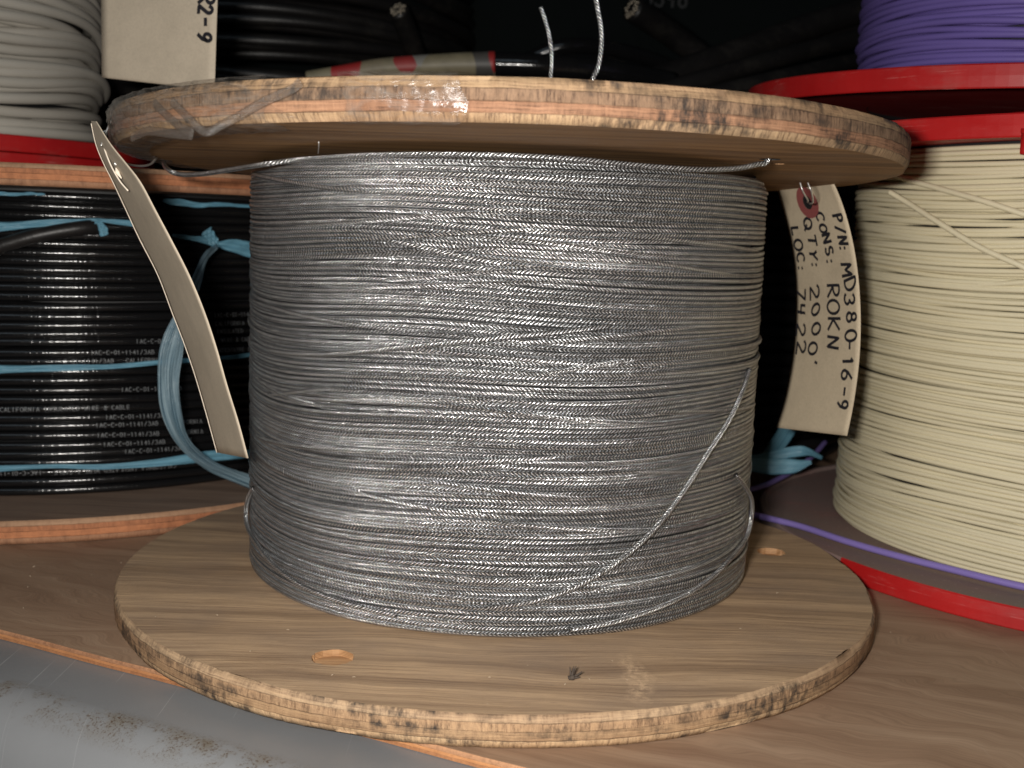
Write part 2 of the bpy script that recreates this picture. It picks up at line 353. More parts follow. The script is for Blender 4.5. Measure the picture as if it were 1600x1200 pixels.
def mesh_from(name, V, F, UV, mats, mi=None, smooth=True):
    V = np.asarray(V, dtype=np.float64); F = np.asarray(F, dtype=np.int32)
    me = bpy.data.meshes.new(name)
    nf, k = F.shape
    me.vertices.add(len(V)); me.vertices.foreach_set('co', V.ravel())
    me.loops.add(nf * k); me.loops.foreach_set('vertex_index', F.ravel())
    me.polygons.add(nf); me.polygons.foreach_set('loop_start', np.arange(nf, dtype=np.int32) * k)
    me.polygons.foreach_set('loop_total', np.full(nf, k, dtype=np.int32))
    me.polygons.foreach_set('use_smooth', np.full(nf, smooth))
    for m in mats: me.materials.append(m)
    if mi is not None: me.polygons.foreach_set('material_index', np.asarray(mi, dtype=np.int32))
    if UV is not None:
        l = me.uv_layers.new(name='UVMap'); l.data.foreach_set('uv', np.asarray(UV, dtype=np.float32).ravel())
    me.update(calc_edges=True); me.validate()
    return me

class Tubes:
    """collects swept tubes (each a polyline with a radius) into one mesh"""
    def __init__(s): s.V = []; s.F = []; s.U = []; s.nv = 0; s.tri = []
    def add(s, P, r, sides=8, closed=False, us=1000.0, v0=0.0, cap=True, flat=None):
        P = np.asarray(P, float); n = len(P)
        if closed: T = np.roll(P, -1, 0) - np.roll(P, 1, 0)
        else: T = np.gradient(P, axis=0)
        T /= np.linalg.norm(T, axis=1)[:, None] + 1e-12
        ref = np.array([0, 0, 1.0])
        if np.abs(T @ ref).mean() > 0.8: ref = np.array([1.0, 0.15, 0])
        A = np.cross(T, ref); A /= np.linalg.norm(A, axis=1)[:, None] + 1e-12
        B = np.cross(A, T)
        rr = np.broadcast_to(np.asarray(r, float), (n,))
        ph = np.arange(sides) / sides * 2 * np.pi
        ca, sa = np.cos(ph), np.sin(ph)
        ra, rb = (1, 1) if flat is None else flat
        ring = P[:, None] + rr[:, None, None] * (ra * ca[None, :, None] * A[:, None] + rb * sa[None, :, None] * B[:, None])
        s.V.append(ring.reshape(-1, 3))
        L = np.r_[0, np.cumsum(np.linalg.norm(np.diff(P, axis=0), axis=1))] * us
        i = np.arange(n if closed else n - 1); j = np.arange(sides)
        I, J = np.meshgrid(i, j, indexing='ij'); I2 = (I + 1) % n; J2 = (J + 1) % sides
        F = np.stack([I * sides + J, I * sides + J2, I2 * sides + J2, I2 * sides + J], -1).reshape(-1, 4) + s.nv
        Lend = np.r_[L, L[-1] + (np.linalg.norm(P[0] - P[-1]) * us)]
        u0 = Lend[I]; u1 = Lend[I + 1]; va = J / sides + v0; vb = (J + 1) / sides + v0
        U = np.stack([np.stack([u0, va], -1), np.stack([u0, vb], -1), np.stack([u1, vb], -1), np.stack([u1, va], -1)], -2).reshape(-1, 4, 2)
        s.F.append(F); s.U.append(U)
        if cap and not closed:
            for e, sgn in ((0, 1), (n - 1, -1)):
                c = P[e] - sgn * T[e] * rr[e] * 0.25
                s.V.append(c[None]); ci = s.nv + n * sides
                if e: ci += 1
                q = e * sides + s.nv
                for k in range(0, sides, 2):
                    a, b, c_ = q + k, q + (k + 1) % sides, q + (k + 2) % sides
                    s.F.append(np.array([[ci, a, b, c_]] if e == 0 else [[ci, c_, b, a]])[:, ::-1]); s.U.append(np.zeros((1, 4, 2)))
            s.nv += 2
        s.nv += n * sides
    def build(s, name, mats, parent=None):
        me = mesh_from(name, np.concatenate(s.V), np.concatenate(s.F), np.concatenate(s.U), mats)
        return link(name, me, parent)

def spline(P, n=60, closed=False):
    P = np.asarray(P, float); m = len(P); out = []
    if closed: Q = np.vstack([P[-1], P, P[0], P[1]])
    else: Q = np.vstack([2 * P[0] - P[1], P, 2 * P[-1] - P[-2]])
    segs = m if closed else m - 1; k = max(2, n // segs)
    for i in range(segs):
        a, b, c, d = Q[i:i + 4]; t = np.linspace(0, 1, k, endpoint=False)[:, None]
        out.append(0.5 * ((2 * b) + (c - a) * t + (2 * a - 5 * b + 4 * c - d) * t**2 + (3 * b - a - 3 * c + d) * t**3))
    if not closed: out.append(P[-1][None])
    return np.vstack(out)

def pnoise(theta, n_harm, amp, g):
    o = np.zeros_like(theta)
    for k in range(1, n_harm + 1):
        o += g.normal() * np.cos(k * theta + g.uniform(0, 6.28)) / k**0.7
    return o * amp

def wind(cx, cy, z0, z1, Rb, Rt_, d, seed, turns_k=1.12, seg=360, sides=8, za=0.35, ra=0.3, harm=5, shear=1.5, cross=6, cross_span=4, us=1000.0, cy0=None, cx0=None, bias=0, tilt=(0, 0), even=0.0):
    """a drum of cable: N closed turns that wander up and down and over each other"""
    g = np.random.default_rng(seed); tb = Tubes(); th = np.arange(seg) / seg * 2 * np.pi
    N = int((z1 - z0) / d * turns_k); info = []
    ph = g.uniform(0, 6.28, (4, 3))
    def wave(z):
        return sum(math.sin(z / (0.018 + 0.011 * k) + ph[k, 0]) * np.cos((k + 1) * th + ph[k, 1]) for k in range(4)) * d * shear * 0.35
    def Cx(f): return (cx if cx0 is None else cx0 + (cx - cx0) * f)
    def Cy(f): return (cy if cy0 is None else cy0 + (cy - cy0) * f)
    Z = None
    if even:
        sp_ = np.array([1 + pnoise(th, harm, even, g).clip(-0.35, 0.5) for _ in range(N)]); Z = np.cumsum(sp_, 0) - sp_ / 2
        Z = z0 + d * 0.45 + (z1 - z0 - 0.9 * d) * Z / sp_.sum(0)
    for i in range(N):
        z = z0 + d / 2 + (z1 - z0 - d) * i / (N - 1); f = (z - z0) / (z1 - z0)
        edge = min(1, (z - z0) / (6 * d), (z1 - z) / (6 * d)); edge = max(edge, 0.05)
        zz = z + (wave(z) + pnoise(th, harm, d * za, g)) * edge
        if Z is not None: zz = Z[i] + wave(z) * edge
        zz = np.clip(zz, z0 + d * 0.5, z1 - d * 0.5)
        bulge = -0.9 * d * max(0, 1 - (z1 - z) / (2.2 * d)) - 0.25 * d * max(0, 1 - (z - z0) / (2 * d))
        rr = Rb + (Rt_ - Rb) * f - d / 2 + pnoise(th, harm, d * ra, g).clip(-0.8 * d, 0.75 * d) + bulge + (g.random() < 0.08) * d * 0.4
        P = np.stack([Cx(f) + rr * np.cos(th), Cy(f) + rr * np.sin(th), zz + tilt[0]*rr*np.cos(th) + tilt[1]*rr*np.sin(th)], -1)
        tb.add(P, d / 2 * (0.96 if even else 0.99), sides, True, us * g.uniform(0.93, 1.07) if even else us, g.normal(0, 0.13) if even else g.random())
        info.append((rr, zz, f))
    for i in range(int(N * 0.8)):      # the layer below, seen through the gaps
        z = z0 + d / 2 + (z1 - z0 - d) * i / (N * 0.8 - 1); f = (z - z0) / (z1 - z0)
        rr = Rb + (Rt_ - Rb) * f - d * 1.35 + pnoise(th[::3], 3, d * 0.08, g)
        zz = np.clip(z + pnoise(th[::3], 3, d * 0.4, g), z0 + d / 2, z1 - d / 2)
        P = np.stack([Cx(f) + rr * np.cos(th[::3]), Cy(f) + rr * np.sin(th[::3]), zz + tilt[0]*rr*np.cos(th[::3]) + tilt[1]*rr*np.sin(th[::3])], -1)
        tb.add(P, d / 2, 6, True, us, g.random())
    for i in range(cross):             # turns that cross their neighbours
        za_ = g.uniform(z0 + 4 * d, z1 - 4 * d); t0 = g.uniform(3.3, 5.2); dt = g.uniform(0.5, 1.3)
        dz = g.choice([-1, 1]) * g.uniform(0.5, 1) * cross_span * d
        t = np.linspace(t0, t0 + dt, 70); s_ = np.clip((t - t0) / dt, 0, 1)
        zz = za_ + dz * (s_ * s_ * (3 - 2 * s_) - 0.5); zz = np.clip(zz, z0 + d, z1 - d); f = (zz - z0) / (z1 - z0)
        rr = Rb + (Rt_ - Rb) * f - d * 1.7 + np.abs(np.sin(np.pi * s_))**0.5 * d * 1.75
        P = np.stack([Cx(f) + rr * np.cos(t), Cy(f) + rr * np.sin(t), zz + tilt[0]*rr*np.cos(t) + tilt[1]*rr*np.sin(t)], -1)
        tb.add(P, d / 2, sides, False, us, g.random())
    # core so nothing shows through
    P = np.array([[Cx(0), Cy(0), z0 + 0.0005], [Cx(1), Cy(1), z1 - 0.0005]])
    return tb, info, th, Cx, Cy

def core_mesh(name, cx0, cy0, cx1, cy1, z0, z1, r, mat, parent, tilt=(0, 0)):
    t = Tubes(); t.add(np.array([[cx0, cy0, z0], [(cx0+cx1)/2, (cy0+cy1)/2, (z0+z1)/2], [cx1, cy1, z1]]), r, 64, cap=False)
    return t.build(name, [mat], parent)

def disc(name, cx, cy, z0, z1, R, mats, parent, seed=0, rough=0.0006, bev=0.0010, seg=480, tilt=(0, 0), chips=0, rimrows=7, wave=0.0, holes=(), inner=None):
    """a round board: materials 0 upper face, 1 rim, 2 lower face; holes = [(x, y, r, depth from top (+) or bottom (-), material)]"""
    g = np.random.default_rng(seed); th = np.arange(seg) / seg * 2 * np.pi; t = z1 - z0
    out = pnoise(th, 6, rough, g)
    chip = np.zeros((rimrows, seg))
    for _ in range(chips):
        a = g.uniform(0, seg); w_ = g.uniform(2, 9); top = g.random() < 0.5
        dd = np.minimum(np.abs(np.arange(seg) - a), seg - np.abs(np.arange(seg) - a))
        k = np.exp(-(dd / w_)**2) * g.uniform(0.2, 1.0) * 0.0011
        rows = [rimrows - 1, rimrows - 2] if top else [0, 1]
        chip[rows[0]] += k; chip[rows[1]] += 0.4 * k
    rings = []; vs = []
    rad = [0.0, R * 0.35, R * 0.7, R * 0.9, R - 0.006, R - bev * 1.6]
    for q in rad: rings.append((q / R, 0.0, None))
    for k in range(rimrows):
        f = k / (rimrows - 1)
        e = bev * (max(0, 1 - f * (rimrows - 1) / 1.0) ** 2 + max(0, 1 - (1 - f) * (rimrows - 1) / 1.0) ** 2)
        rings.append((None, f, (e, k)))
    for q in rad[::-1]: rings.append((q / R, 1.0, None))
    V = []; kinds = []
    fine = g.normal(0, 1, (rimrows, seg)) * 0.00010
    for q, f, e in rings:
        if e is None: rr = q * R + out * q * (1 if q > 0.5 else 0)
        else: rr = R - e[0] + out - chip[e[1]] + fine[e[1]]
        zf = f
        if e is not None: zf = min(max(f, 0.10), 0.90) if 0 < e[1] < rimrows - 1 else f
        x = rr * np.cos(th); y = rr * np.sin(th)
        z = z0 + t * zf + tilt[0] * x + tilt[1] * y + wave * np.cos(2 * th + 0.6) * (np.hypot(x, y) / R)**2
        if e is not None and e[0] > 0: z = z
        V.append(np.stack([cx + x, cy + y, z], -1))
    n = len(rings); V = np.concatenate(V); F = []; U = []; MI = []
    i = np.arange(seg); i2 = (i + 1) % seg
    for k in range(n - 1):
        F.append(np.stack([k * seg + i, k * seg + i2, (k + 1) * seg + i2, (k + 1) * seg + i], -1))
        lo = k < len(rad) - 0 ; hi = k >= len(rad) + rimrows - 1
        if k < len(rad): mi = 2
        elif hi: mi = 0
        else: mi = 1
        if mi == 1:
            fa = (k - len(rad)) / (rimrows - 1); fb = (k + 1 - len(rad)) / (rimrows - 1)
            ua = i / seg * 2 * np.pi * R; ub = (i + 1) / seg * 2 * np.pi * R
            U.append(np.stack([np.stack([ua, ua*0+fa], -1), np.stack([ub, ua*0+fa], -1), np.stack([ub, ua*0+fb], -1), np.stack([ua, ua*0+fb], -1)], 1))
        else:
            U.append(np.stack([V[F[-1][:, c]][:, :2] for c in range(4)], 1))
        MI.append(np.full(seg, mi))
    me = mesh_from(name, V, np.concatenate(F), np.concatenate(U), mats, np.concatenate(MI))
    bm = bmesh.new(); bm.from_mesh(me); bmesh.ops.remove_doubles(bm, verts=bm.verts, dist=1e-6)
    bmesh.ops.recalc_face_normals(bm, faces=bm.faces); bm.to_mesh(me); bm.free()
    o = link(name, me, parent)
    if holes:
        cutters = []
        for (hx, hy, hr, zc0, zc1, mt) in holes:
            k = 40; a = np.arange(k) / k * 2 * np.pi; gg = np.random.default_rng(int(abs(hx) * 1e5))
            q = hr * (1 + gg.normal(0, 0.03, k))
            bmc = bmesh.new()
            b0 = [bmc.verts.new((hx + q[j] * math.cos(a[j]), hy + q[j] * math.sin(a[j]), zc0)) for j in range(k)]
            b1 = [bmc.verts.new((hx + q[j] * math.cos(a[j]), hy + q[j] * math.sin(a[j]), zc1)) for j in range(k)]
            bmc.faces.new(b0[::-1]); bmc.faces.new(b1)
            for j in range(k): bmc.faces.new((b0[j], b0[(j+1) % k], b1[(j+1) % k], b1[j]))
            mc = bpy.data.meshes.new('cut'); uvl = bmc.loops.layers.uv.new('UVMap')
            for f_ in bmc.faces:
                for l_ in f_.loops: l_[uvl].uv = (l_.vert.co.x, l_.vert.co.y + l_.vert.co.z)
            bmc.to_mesh(mc); bmc.free(); mc.materials.append(mt)
            oc = link('cut', mc); cutters.append(oc)
            md = o.modifiers.new('b', 'BOOLEAN'); md.operation = 'DIFFERENCE'; md.object = oc; md.solver = 'EXACT'; md.material_mode = 'TRANSFER'
        dg = bpy.context.evaluated_depsgraph_get(); dg.update()
        nm = bpy.data.meshes.new_from_object(o.evaluated_get(dg), depsgraph=dg)
        o.modifiers.clear(); o.data = nm
        for oc in cutters: bpy.data.objects.remove(oc)
    # keep face/rim crease crisp
    me = o.data
    for p in me.polygons:
        if p.material_index != 1: p.use_smooth = False
    return o

def box(name, x0, x1, y0, y1, z0, z1, mat, parent=None, bev=0.0):
    bm = bmesh.new(); bmesh.ops.create_cube(bm, size=1)
    bmesh.ops.scale(bm, vec=(x1-x0, y1-y0, z1-z0), verts=bm.verts); bmesh.ops.translate(bm, vec=((x0+x1)/2, (y0+y1)/2, (z0+z1)/2), verts=bm.verts)
    if bev: bmesh.ops.bevel(bm, geom=bm.edges, offset=bev, segments=2, affect='EDGES')
    me = bpy.data.meshes.new(name); bm.to_mesh(me); bm.free(); me.materials.append(mat); return link(name, me, parent)

def sheet(name, G, mats, parent=None, thick=0.0, uvs=None, edge_mat=None):
    """grid of points (n x m x 3) -> smooth sheet, optionally with thickness"""
    G = np.asarray(G, float); n, m = G.shape[:2]
    V = G.reshape(-1, 3); i, j = np.meshgrid(np.arange(n-1), np.arange(m-1), indexing='ij')
    F = np.stack([i*m+j, (i+1)*m+j, (i+1)*m+j+1, i*m+j+1], -1).reshape(-1, 4)
    if uvs is None:
        su = np.r_[0, np.cumsum(np.linalg.norm(np.diff(G[:, m//2], axis=0), axis=1))]; sv = np.r_[0, np.cumsum(np.linalg.norm(np.diff(G[n//2], axis=0), axis=1))]
        UU, VV = np.meshgrid(su, sv, indexing='ij'); uvs = np.stack([UU, VV], -1)
    U = uvs.reshape(-1, 2)[F]
    me = mesh_from(name, V, F, U, mats); o = link(name, me, parent)
    if thick:
        bm = bmesh.new(); bm.from_mesh(me)
        ret = bmesh.ops.solidify(bm, geom=bm.faces[:], thickness=thick)
        bm.to_mesh(me); bm.free()
        if edge_mat is not None:
            me.materials.append(edge_mat)
            nq = (n-1)*(m-1)*2
            for p in me.polygons[nq:] if False else []: p.material_index = 1
    return o

# ------------------------------------------------------------------ stroke letters (unit cap height, width about 0.6)
def arc(cx, cy, rx, ry, a0, a1, n=14):
    a = np.radians(np.linspace(a0, a1, n)); return [(cx + rx*math.cos(q), cy + ry*math.sin(q)) for q in a]
G_ = {
 'A': [[(0, 0), (.3, 1), (.6, 0)], [(.12, .35), (.48, .35)]],
 'B': [[(0, 0), (0, 1)] + arc(.2, .76, .3, .24, 90, -90) + arc(.22, .26, .34, .26, 90, -90) + [(0, 0)]],
 'C': [arc(.34, .5, .34, .5, 50, 310)],
 'D': [[(0, 0), (0, 1)] + arc(.12, .5, .45, .5, 90, -90) + [(0, 0)]],
 'E': [[(.5, 1), (0, 1), (0, 0), (.5, 0)], [(0, .5), (.4, .5)]],
 'F': [[(.5, 1), (0, 1), (0, 0)], [(0, .5), (.4, .5)]],
 'I': [[(.2, 0), (.2, 1)]],
 'K': [[(0, 0), (0, 1)], [(.5, .95), (.03, .42), (.55, 0)]],
 'L': [[(0, 1), (0, 0), (.5, 0)]],
 'M': [[(0, 0), (.06, 1), (.35, .35), (.64, 1), (.7, 0)]],
 'N': [[(0, 0), (.02, 1), (.52, 0), (.55, 1)]],
 'O': [arc(.32, .5, .32, .5, 100, 460, 22)],
 'P': [[(0, 0), (.02, 1)] + arc(.2, .74, .3, .26, 90, -90) + [(.02, .46)]],
 'Q': [arc(.32, .5, .32, .5, 100, 460, 22), [(.35, .3), (.66, -.08)]],
 'R': [[(0, 0), (.02, 1)] + arc(.2, .75, .3, .25, 90, -90) + [(.06, .48), (.55, 0)]],
 'S': [arc(.28, .75, .25, .25, 40, 270, 10) + arc(.28, .25, .27, .25, 90, -140, 10)],
 'T': [[(0, 1), (.6, 1)], [(.3, 1), (.3, 0)]],
 'U': [[(0, 1)] + arc(.28, .28, .28, .28, 180, 360, 10) + [(.56, 1)]],
 'W': [[(0, 1), (.18, 0), (.36, .8), (.54, 0), (.72, 1)]],
 'Y': [[(0, 1), (.28, .5), (.56, 1)], [(.28, .5), (.22, 0)]],
 '&': [[(.6, 0), (.15, .75)] + arc(.28, .82, .15, .18, 190, -40, 8) + [(.05, .3)] + arc(.25, .22, .22, .22, 180, 350, 8)],
 '0': [arc(.28, .5, .28, .5, 100, 460, 22)],
 '1': [[(.05, .8), (.2, 1), (.2, 0)]],
 '2': [arc(.26, .74, .26, .26, 165, -30, 10) + [(.0, .02), (.56, .0)]],
 '3': [arc(.24, .75, .26, .25, 150, -85, 10) + arc(.24, .26, .3, .26, 85, -150, 10)],
 '4': [[(.05, 1), (0, .45), (.5, .45)], [(.42, 1), (.38, 0)]],
 'c': [[(.4, 0), (.4, 1), (0, .34), (.58, .34)]],
 '6': [[(.42, 1), (.1, .6), (.0, .28)] + arc(.25, .26, .25, .26, 180, 520, 16)],
 '7': [[(0, 1), (.5, .98), (.2, 0)]],
 '8': [arc(.27, .75, .21, .24, 270, 630, 16) + arc(.27, .26, .27, .26, 90, 450, 18)],
 '9': [arc(.25, .72, .23, .27, 0, 350, 16) + [(.48, .72), (.42, .3), (.2, 0)]],
 '/': [[(0, -.05), (.45, 1.05)]], '-': [[(.05, .48), (.45, .5)]], "'": [[(.1, 1.05), (.05, .85)]],
 ':': [[(.1, .62), (.12, .55)], [(.1, .1), (.12, .03)]], ' ': [],}
W_ = {'I': .4, 'M': .7, 'W': .72, '1': .3, "'": .2, ':': .22, ' ': .5}
def strokes(text, gap=0.24, jit=0.0, g=None, mono=None):
    """list of polylines in units of the cap height; returns also the total length"""
    out = []; x = 0
    for ch in text:
        dx, dy, sc = (0, 0, 1) if not jit else (g.normal(0, jit), g.normal(0, jit), 1 + g.normal(0, jit))
        for s_ in G_[ch]:
            P = np.array(s_, float) * sc; P[:, 0] += x + dx; P[:, 1] += dy
            if jit: P[:, 0] += P[:, 1] * g.normal(0, jit)
            out.append(P)
        x += (W_.get(ch, .56) + gap) if mono is None else mono
    return out, x
def dense(P, step=0.06):
    o = [P[0]]
    for a, b in zip(P[:-1], P[1:]):
        k = max(1, int(np.linalg.norm(b - a) / step))
        for q in range(1, k + 1): o.append(a + (b - a) * q / k)
    return np.array(o)
class Ribbons:
    def __init__(s): s.V = []; s.F = []; s.n = 0
    def add(s, P, N, w_):
        """P points, N surface normals, w_ half width"""
        T = np.gradient(P, axis=0); T /= np.linalg.norm(T, axis=1)[:, None] + 1e-12
        B = np.cross(N, T); B /= np.linalg.norm(B, axis=1)[:, None] + 1e-12
        P = P.copy(); P[0] -= T[0] * w_ * .6; P[-1] += T[-1] * w_ * .6
        m = len(P); s.V += [P - B * w_, P + B * w_]
        i = np.arange(m - 1); s.F.append(np.stack([i, i + m, i + m + 1, i + 1], -1) + s.n); s.n += 2 * m
    def build(s, name, mat, parent):
        me = mesh_from(name, np.concatenate(s.V), np.concatenate(s.F), None, [mat]); return link(name, me, parent)

# ================================================================== the shelf
E0 = np.array([-0.1787, -0.0704]); E1 = np.array([0.0095, -0.1642]); ed = (E1 - E0) / np.linalg.norm(E1 - E0); en = np.array([-ed[1], ed[0]])  # en points back into the shelf
def shelfpt(a, b, z): p = E0 + ed * a + en * b; return (p[0], p[1], z)
# brown plywood board, 3 mm, lying on the steel shelf
aa = np.linspace(-0.9, 2.0, 400); wv = np.array([0.0004 * math.sin(31 * a) + 0.0003 * math.sin(83 * a + 1) for a in aa])
V = []; F = []; U = []; MI = []
for a, wz in zip(aa, wv):
    V += [shelfpt(a, wz, -0.0034), shelfpt(a, wz, -0.0004), shelfpt(a, wz + 0.0004, 0.0), shelfpt(a, 1.6, 0.0)]
for k in range(len(aa) - 1):
    b = 4 * k
    F.append((b, b + 4, b + 5, b + 1)); U.append([(aa[k], 0), (aa[k+1], 0), (aa[k+1], 1), (aa[k], 1)]); MI.append(1)
    F.append((b + 1, b + 5, b + 6, b + 2)); U.append([(aa[k], .9), (aa[k+1], .9), (aa[k+1], 1), (aa[k], 1)]); MI.append(1)
    F.append((b + 2, b + 6, b + 7, b + 3)); U.append([(0, 0)] * 4); MI.append(0)
o = link('shelf_board', mesh_from('shelf_board', V, F, U, [m_board, m_boardedge], MI, smooth=False)); o['kind'] = 'structure'
# steel shelf with its rolled-over front lip
prof = [(1.6, -0.0036, 0.0)]
lipw = 0.034
prof += [(-0.002, -0.0036, 0.05), (-lipw + 0.010, -0.0036, 0.30)]
for q in np.linspace(0, 1, 9): prof.append((-lipw + 0.010 - 0.020 * math.sin(q * 1.25), -0.0036 - 0.020 * (1 - math.cos(q * 1.25)), 0.32 + 0.3 * q))
le = prof[-1]; prof += [(le[0] - 0.004, le[1] - 0.013, 0.8), (le[0] - 0.005, le[1] - 0.05, 1.0)]
V = []; F = []; U = []
aa = np.linspace(-0.9, 2.0, 80)
for a in aa:
    for (b, z, v) in prof: V.append(shelfpt(a, b, z))
m_ = len(prof)
for k in range(len(aa) - 1):
    for j in range(m_ - 1):
        F.append((k*m_+j, k*m_+j+1, (k+1)*m_+j+1, (k+1)*m_+j)); U.append([(aa[k], prof[j][2]), (aa[k], prof[j+1][2]), (aa[k+1], prof[j+1][2]), (aa[k+1], prof[j][2])])
o = link('steel_shelf', mesh_from('steel_shelf', V, F, U, [m_metal])); o['kind'] = 'structure'

# ================================================================== the main spool
RF = 0.1526; T0 = 0.0105; H1 = 0.1733; T2 = 0.0121; RTP = 0.1480; TY = -0.0100; HC = 0.1715
TILT = (0.0022, -0.0274); D = 0.00186
RB, RTO = 0.1049, 0.1014
spool = thing('cable_spool', 'large plywood spool wound with silvery braided cable, standing at the front of the shelf', 'cable spool')
h1 = (-0.0523, -0.1130, 0.0068, T0 - 0.0022, T0 + 0.004, m_fresh)
h2 = (0.1223, 0.0283, 0.0062, T0 - 0.0028, T0 + 0.004, m_fresh)
fb = disc('flange', 0, 0, 0.0002, T0, RF, [m_face_low, m_rim_bot, m_face], spool, 3, chips=26, holes=(h1, h2), wave=0.0)
fb['label'] = 'lower plywood flange with two shallow orange knot holes'
wc = (-0.1352, -0.016); 
def attilt(x, y):
    n = np.array([-TILT[0], -TILT[1], 1.0]); d = ray(x, y); o = np.array([-0.0002, TY, H1]); return CAM + d * ((o - CAM) @ n) / (d @ n)
HL = attilt(257, 251); HR = attilt(1203, 249); HF = attilt(1218, 256)
print('holes', HL, HR, HF)
t1 = (HL[0], HL[1], 0.0030, H1 - 0.003, H1 + 0.006, m_core)
t2 = (HR[0], HR[1], 0.0035, H1 - 0.002, H1 + 0.011, m_core)
t3 = (HF[0], HF[1], 0.0018, H1 - 0.002, HF[2] + 0.0012, m_fresh)
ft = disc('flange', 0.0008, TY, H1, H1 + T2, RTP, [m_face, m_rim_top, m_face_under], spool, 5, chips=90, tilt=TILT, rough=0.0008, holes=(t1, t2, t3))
ft['label'] = 'upper plywood flange, weathered rim, seen from below'
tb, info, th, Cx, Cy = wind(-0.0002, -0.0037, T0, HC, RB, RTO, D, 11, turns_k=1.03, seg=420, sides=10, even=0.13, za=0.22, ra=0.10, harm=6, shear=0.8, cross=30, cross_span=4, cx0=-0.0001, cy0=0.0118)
# the deck under the turns follows the tilted flange
def coilR(z): f = (z - T0) / (HC - T0); return RB + (RTO - RB) * f, -0.0001, 0.0118 + (-0.0037 - 0.0118) * f
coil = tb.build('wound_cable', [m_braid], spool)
core_mesh('spool_core', 0, 0.0118, 0, -0.0037, T0 - 0.0002, H1 + 0.001, 0.0965, m_core, spool)
def oncoil(x, y, off):
    z = 0.1
    for _ in range(6):
        R, cx, cy = coilR(z); p = oncyl(x, y, cx, cy, R + off); z = min(max(p[2], T0), HC)
    return p
def strand(pts, n=140, r=D/2, mat=m_braid, name='loose_strand', parent=spool, lab=None):
    t = Tubes(); t.add(spline(pts, n), r, 10, False, 1000.0, 0.1); o = t.build(name, [mat], parent)
    if lab: o['label'] = lab
    return o
k = D * 0.55
pts = [oncoil(*q, f * D) for q, f in (((1172, 577), .3), ((1160, 612), .9), ((1140, 655), 1.0), ((1110, 702), 1.0), ((1070, 765), 1.0), ((1030, 818), 1.0), ((990, 858), 1.0), ((950, 888), .9), ((905, 914), .8), ((860, 932), .7), ((815, 943), .5), ((760, 950), .2))]
strand(pts, lab='strand sagging diagonally across the right of the coil')
pts = [oncoil(*q, f * D) for q, f in (((1150, 742), .2), ((1162, 757), .8))] + [oncoil(1166, 780, 0) + [0.0020, 0, 0], oncoil(1166, 810, 0) + [0.0020, 0, 0], oncoil(1160, 842, 0) + [0.0012, 0, 0]] + [oncoil(*q, f * D) for q, f in (((1140, 874), 1), ((1105, 908), 1), ((1060, 935), 1), ((1010, 956), .9), ((950, 974), .7), ((890, 984), .3))]
strand(pts, lab='strand looping off the lower right of the coil')
pts = [oncoil(395, 762, 0) + [0.0002, 0, 0], oncoil(392, 780, 0) - [0.0012, 0, 0], oncoil(391, 805, 0) - [0.0018, 0, 0], oncoil(394, 828, 0) - [0.0014, 0, 0]] + [oncoil(*q, f * D) for q, f in (((402, 850), 1), ((418, 872), 1), ((440, 893), 1), ((470, 914), .9), ((510, 932), .8), ((560, 948), .5), ((620, 962), .1))]
strand(pts, lab='strand looping off the lower left of the coil')
pts = [oncoil(*q, f * D) for q, f in (((395, 535), -.1), ((430, 549), .5), ((500, 554), .6), ((560, 550), .7), ((640, 542), .75), ((720, 534), .75), ((800, 526), .7), ((880, 518), .55), ((950, 510), .1))]
strand(pts, lab='strand crossing the middle of the coil')
# the strand that leaves through two holes in the upper flange and hugs the top of the coil
top = [HL + [0, 0, 0.004], HL + [0.0002, -0.001, -0.0012]]
pts = [np.array(q) for q in top] + [at(263, 265, -0.030), at(280, 272, -0.036), at(312, 272, -0.046), at(360, 265, -0.062), at(410, 257, -0.078)]
pts += [oncoil(470, 249, .5 * D), oncoil(560, 243, .4 * D), oncoil(680, 241, .4 * D), oncoil(800, 243, .4 * D), oncoil(900, 249, .45 * D), oncoil(970, 256, .55 * D)]
pts += [*[at(x_, y_, -0.1 + (HR[1] + 0.1) * f_) for x_, y_, f_ in ((1040, 262, .25), (1100, 265, .5), (1150, 263, .75), (1182, 257, .92))], HR + [-0.001, 0, -0.0008], HR + [0.0006, 0.0004, 0.005]]
strand(pts, 320, lab='strand lying over the top of the coil between two flange holes')
for q, lab in (([(0.0137, -0.035, 0.182), at(860, 128, -.035), at(862, 90, -.035), at(857, 50, -.035), at(845, 11, -.035)], 'short cable end standing up through the upper flange'),
          ([(0.028, -0.035, 0.182), at(924, 135, -.035), at(936, 100, -.035), at(940, 60, -.035), at(936, 25, -.035), at(925, -20, -.035), at(900, -70, -.035)], 'long cable end standing up through the upper flange')):
    strand([np.array(v, float) for v in q], 80, r=D/2 * (0.9 if 'short' in lab else 1.05), name='cable_end', lab=lab)
t = Tubes(); t.add(spline([at(498, 222, -.145), at(498, 230, -.135), at(497, 240, -.106)], 12), 0.00013, 6); t.build('thread', [m_thread], spool)
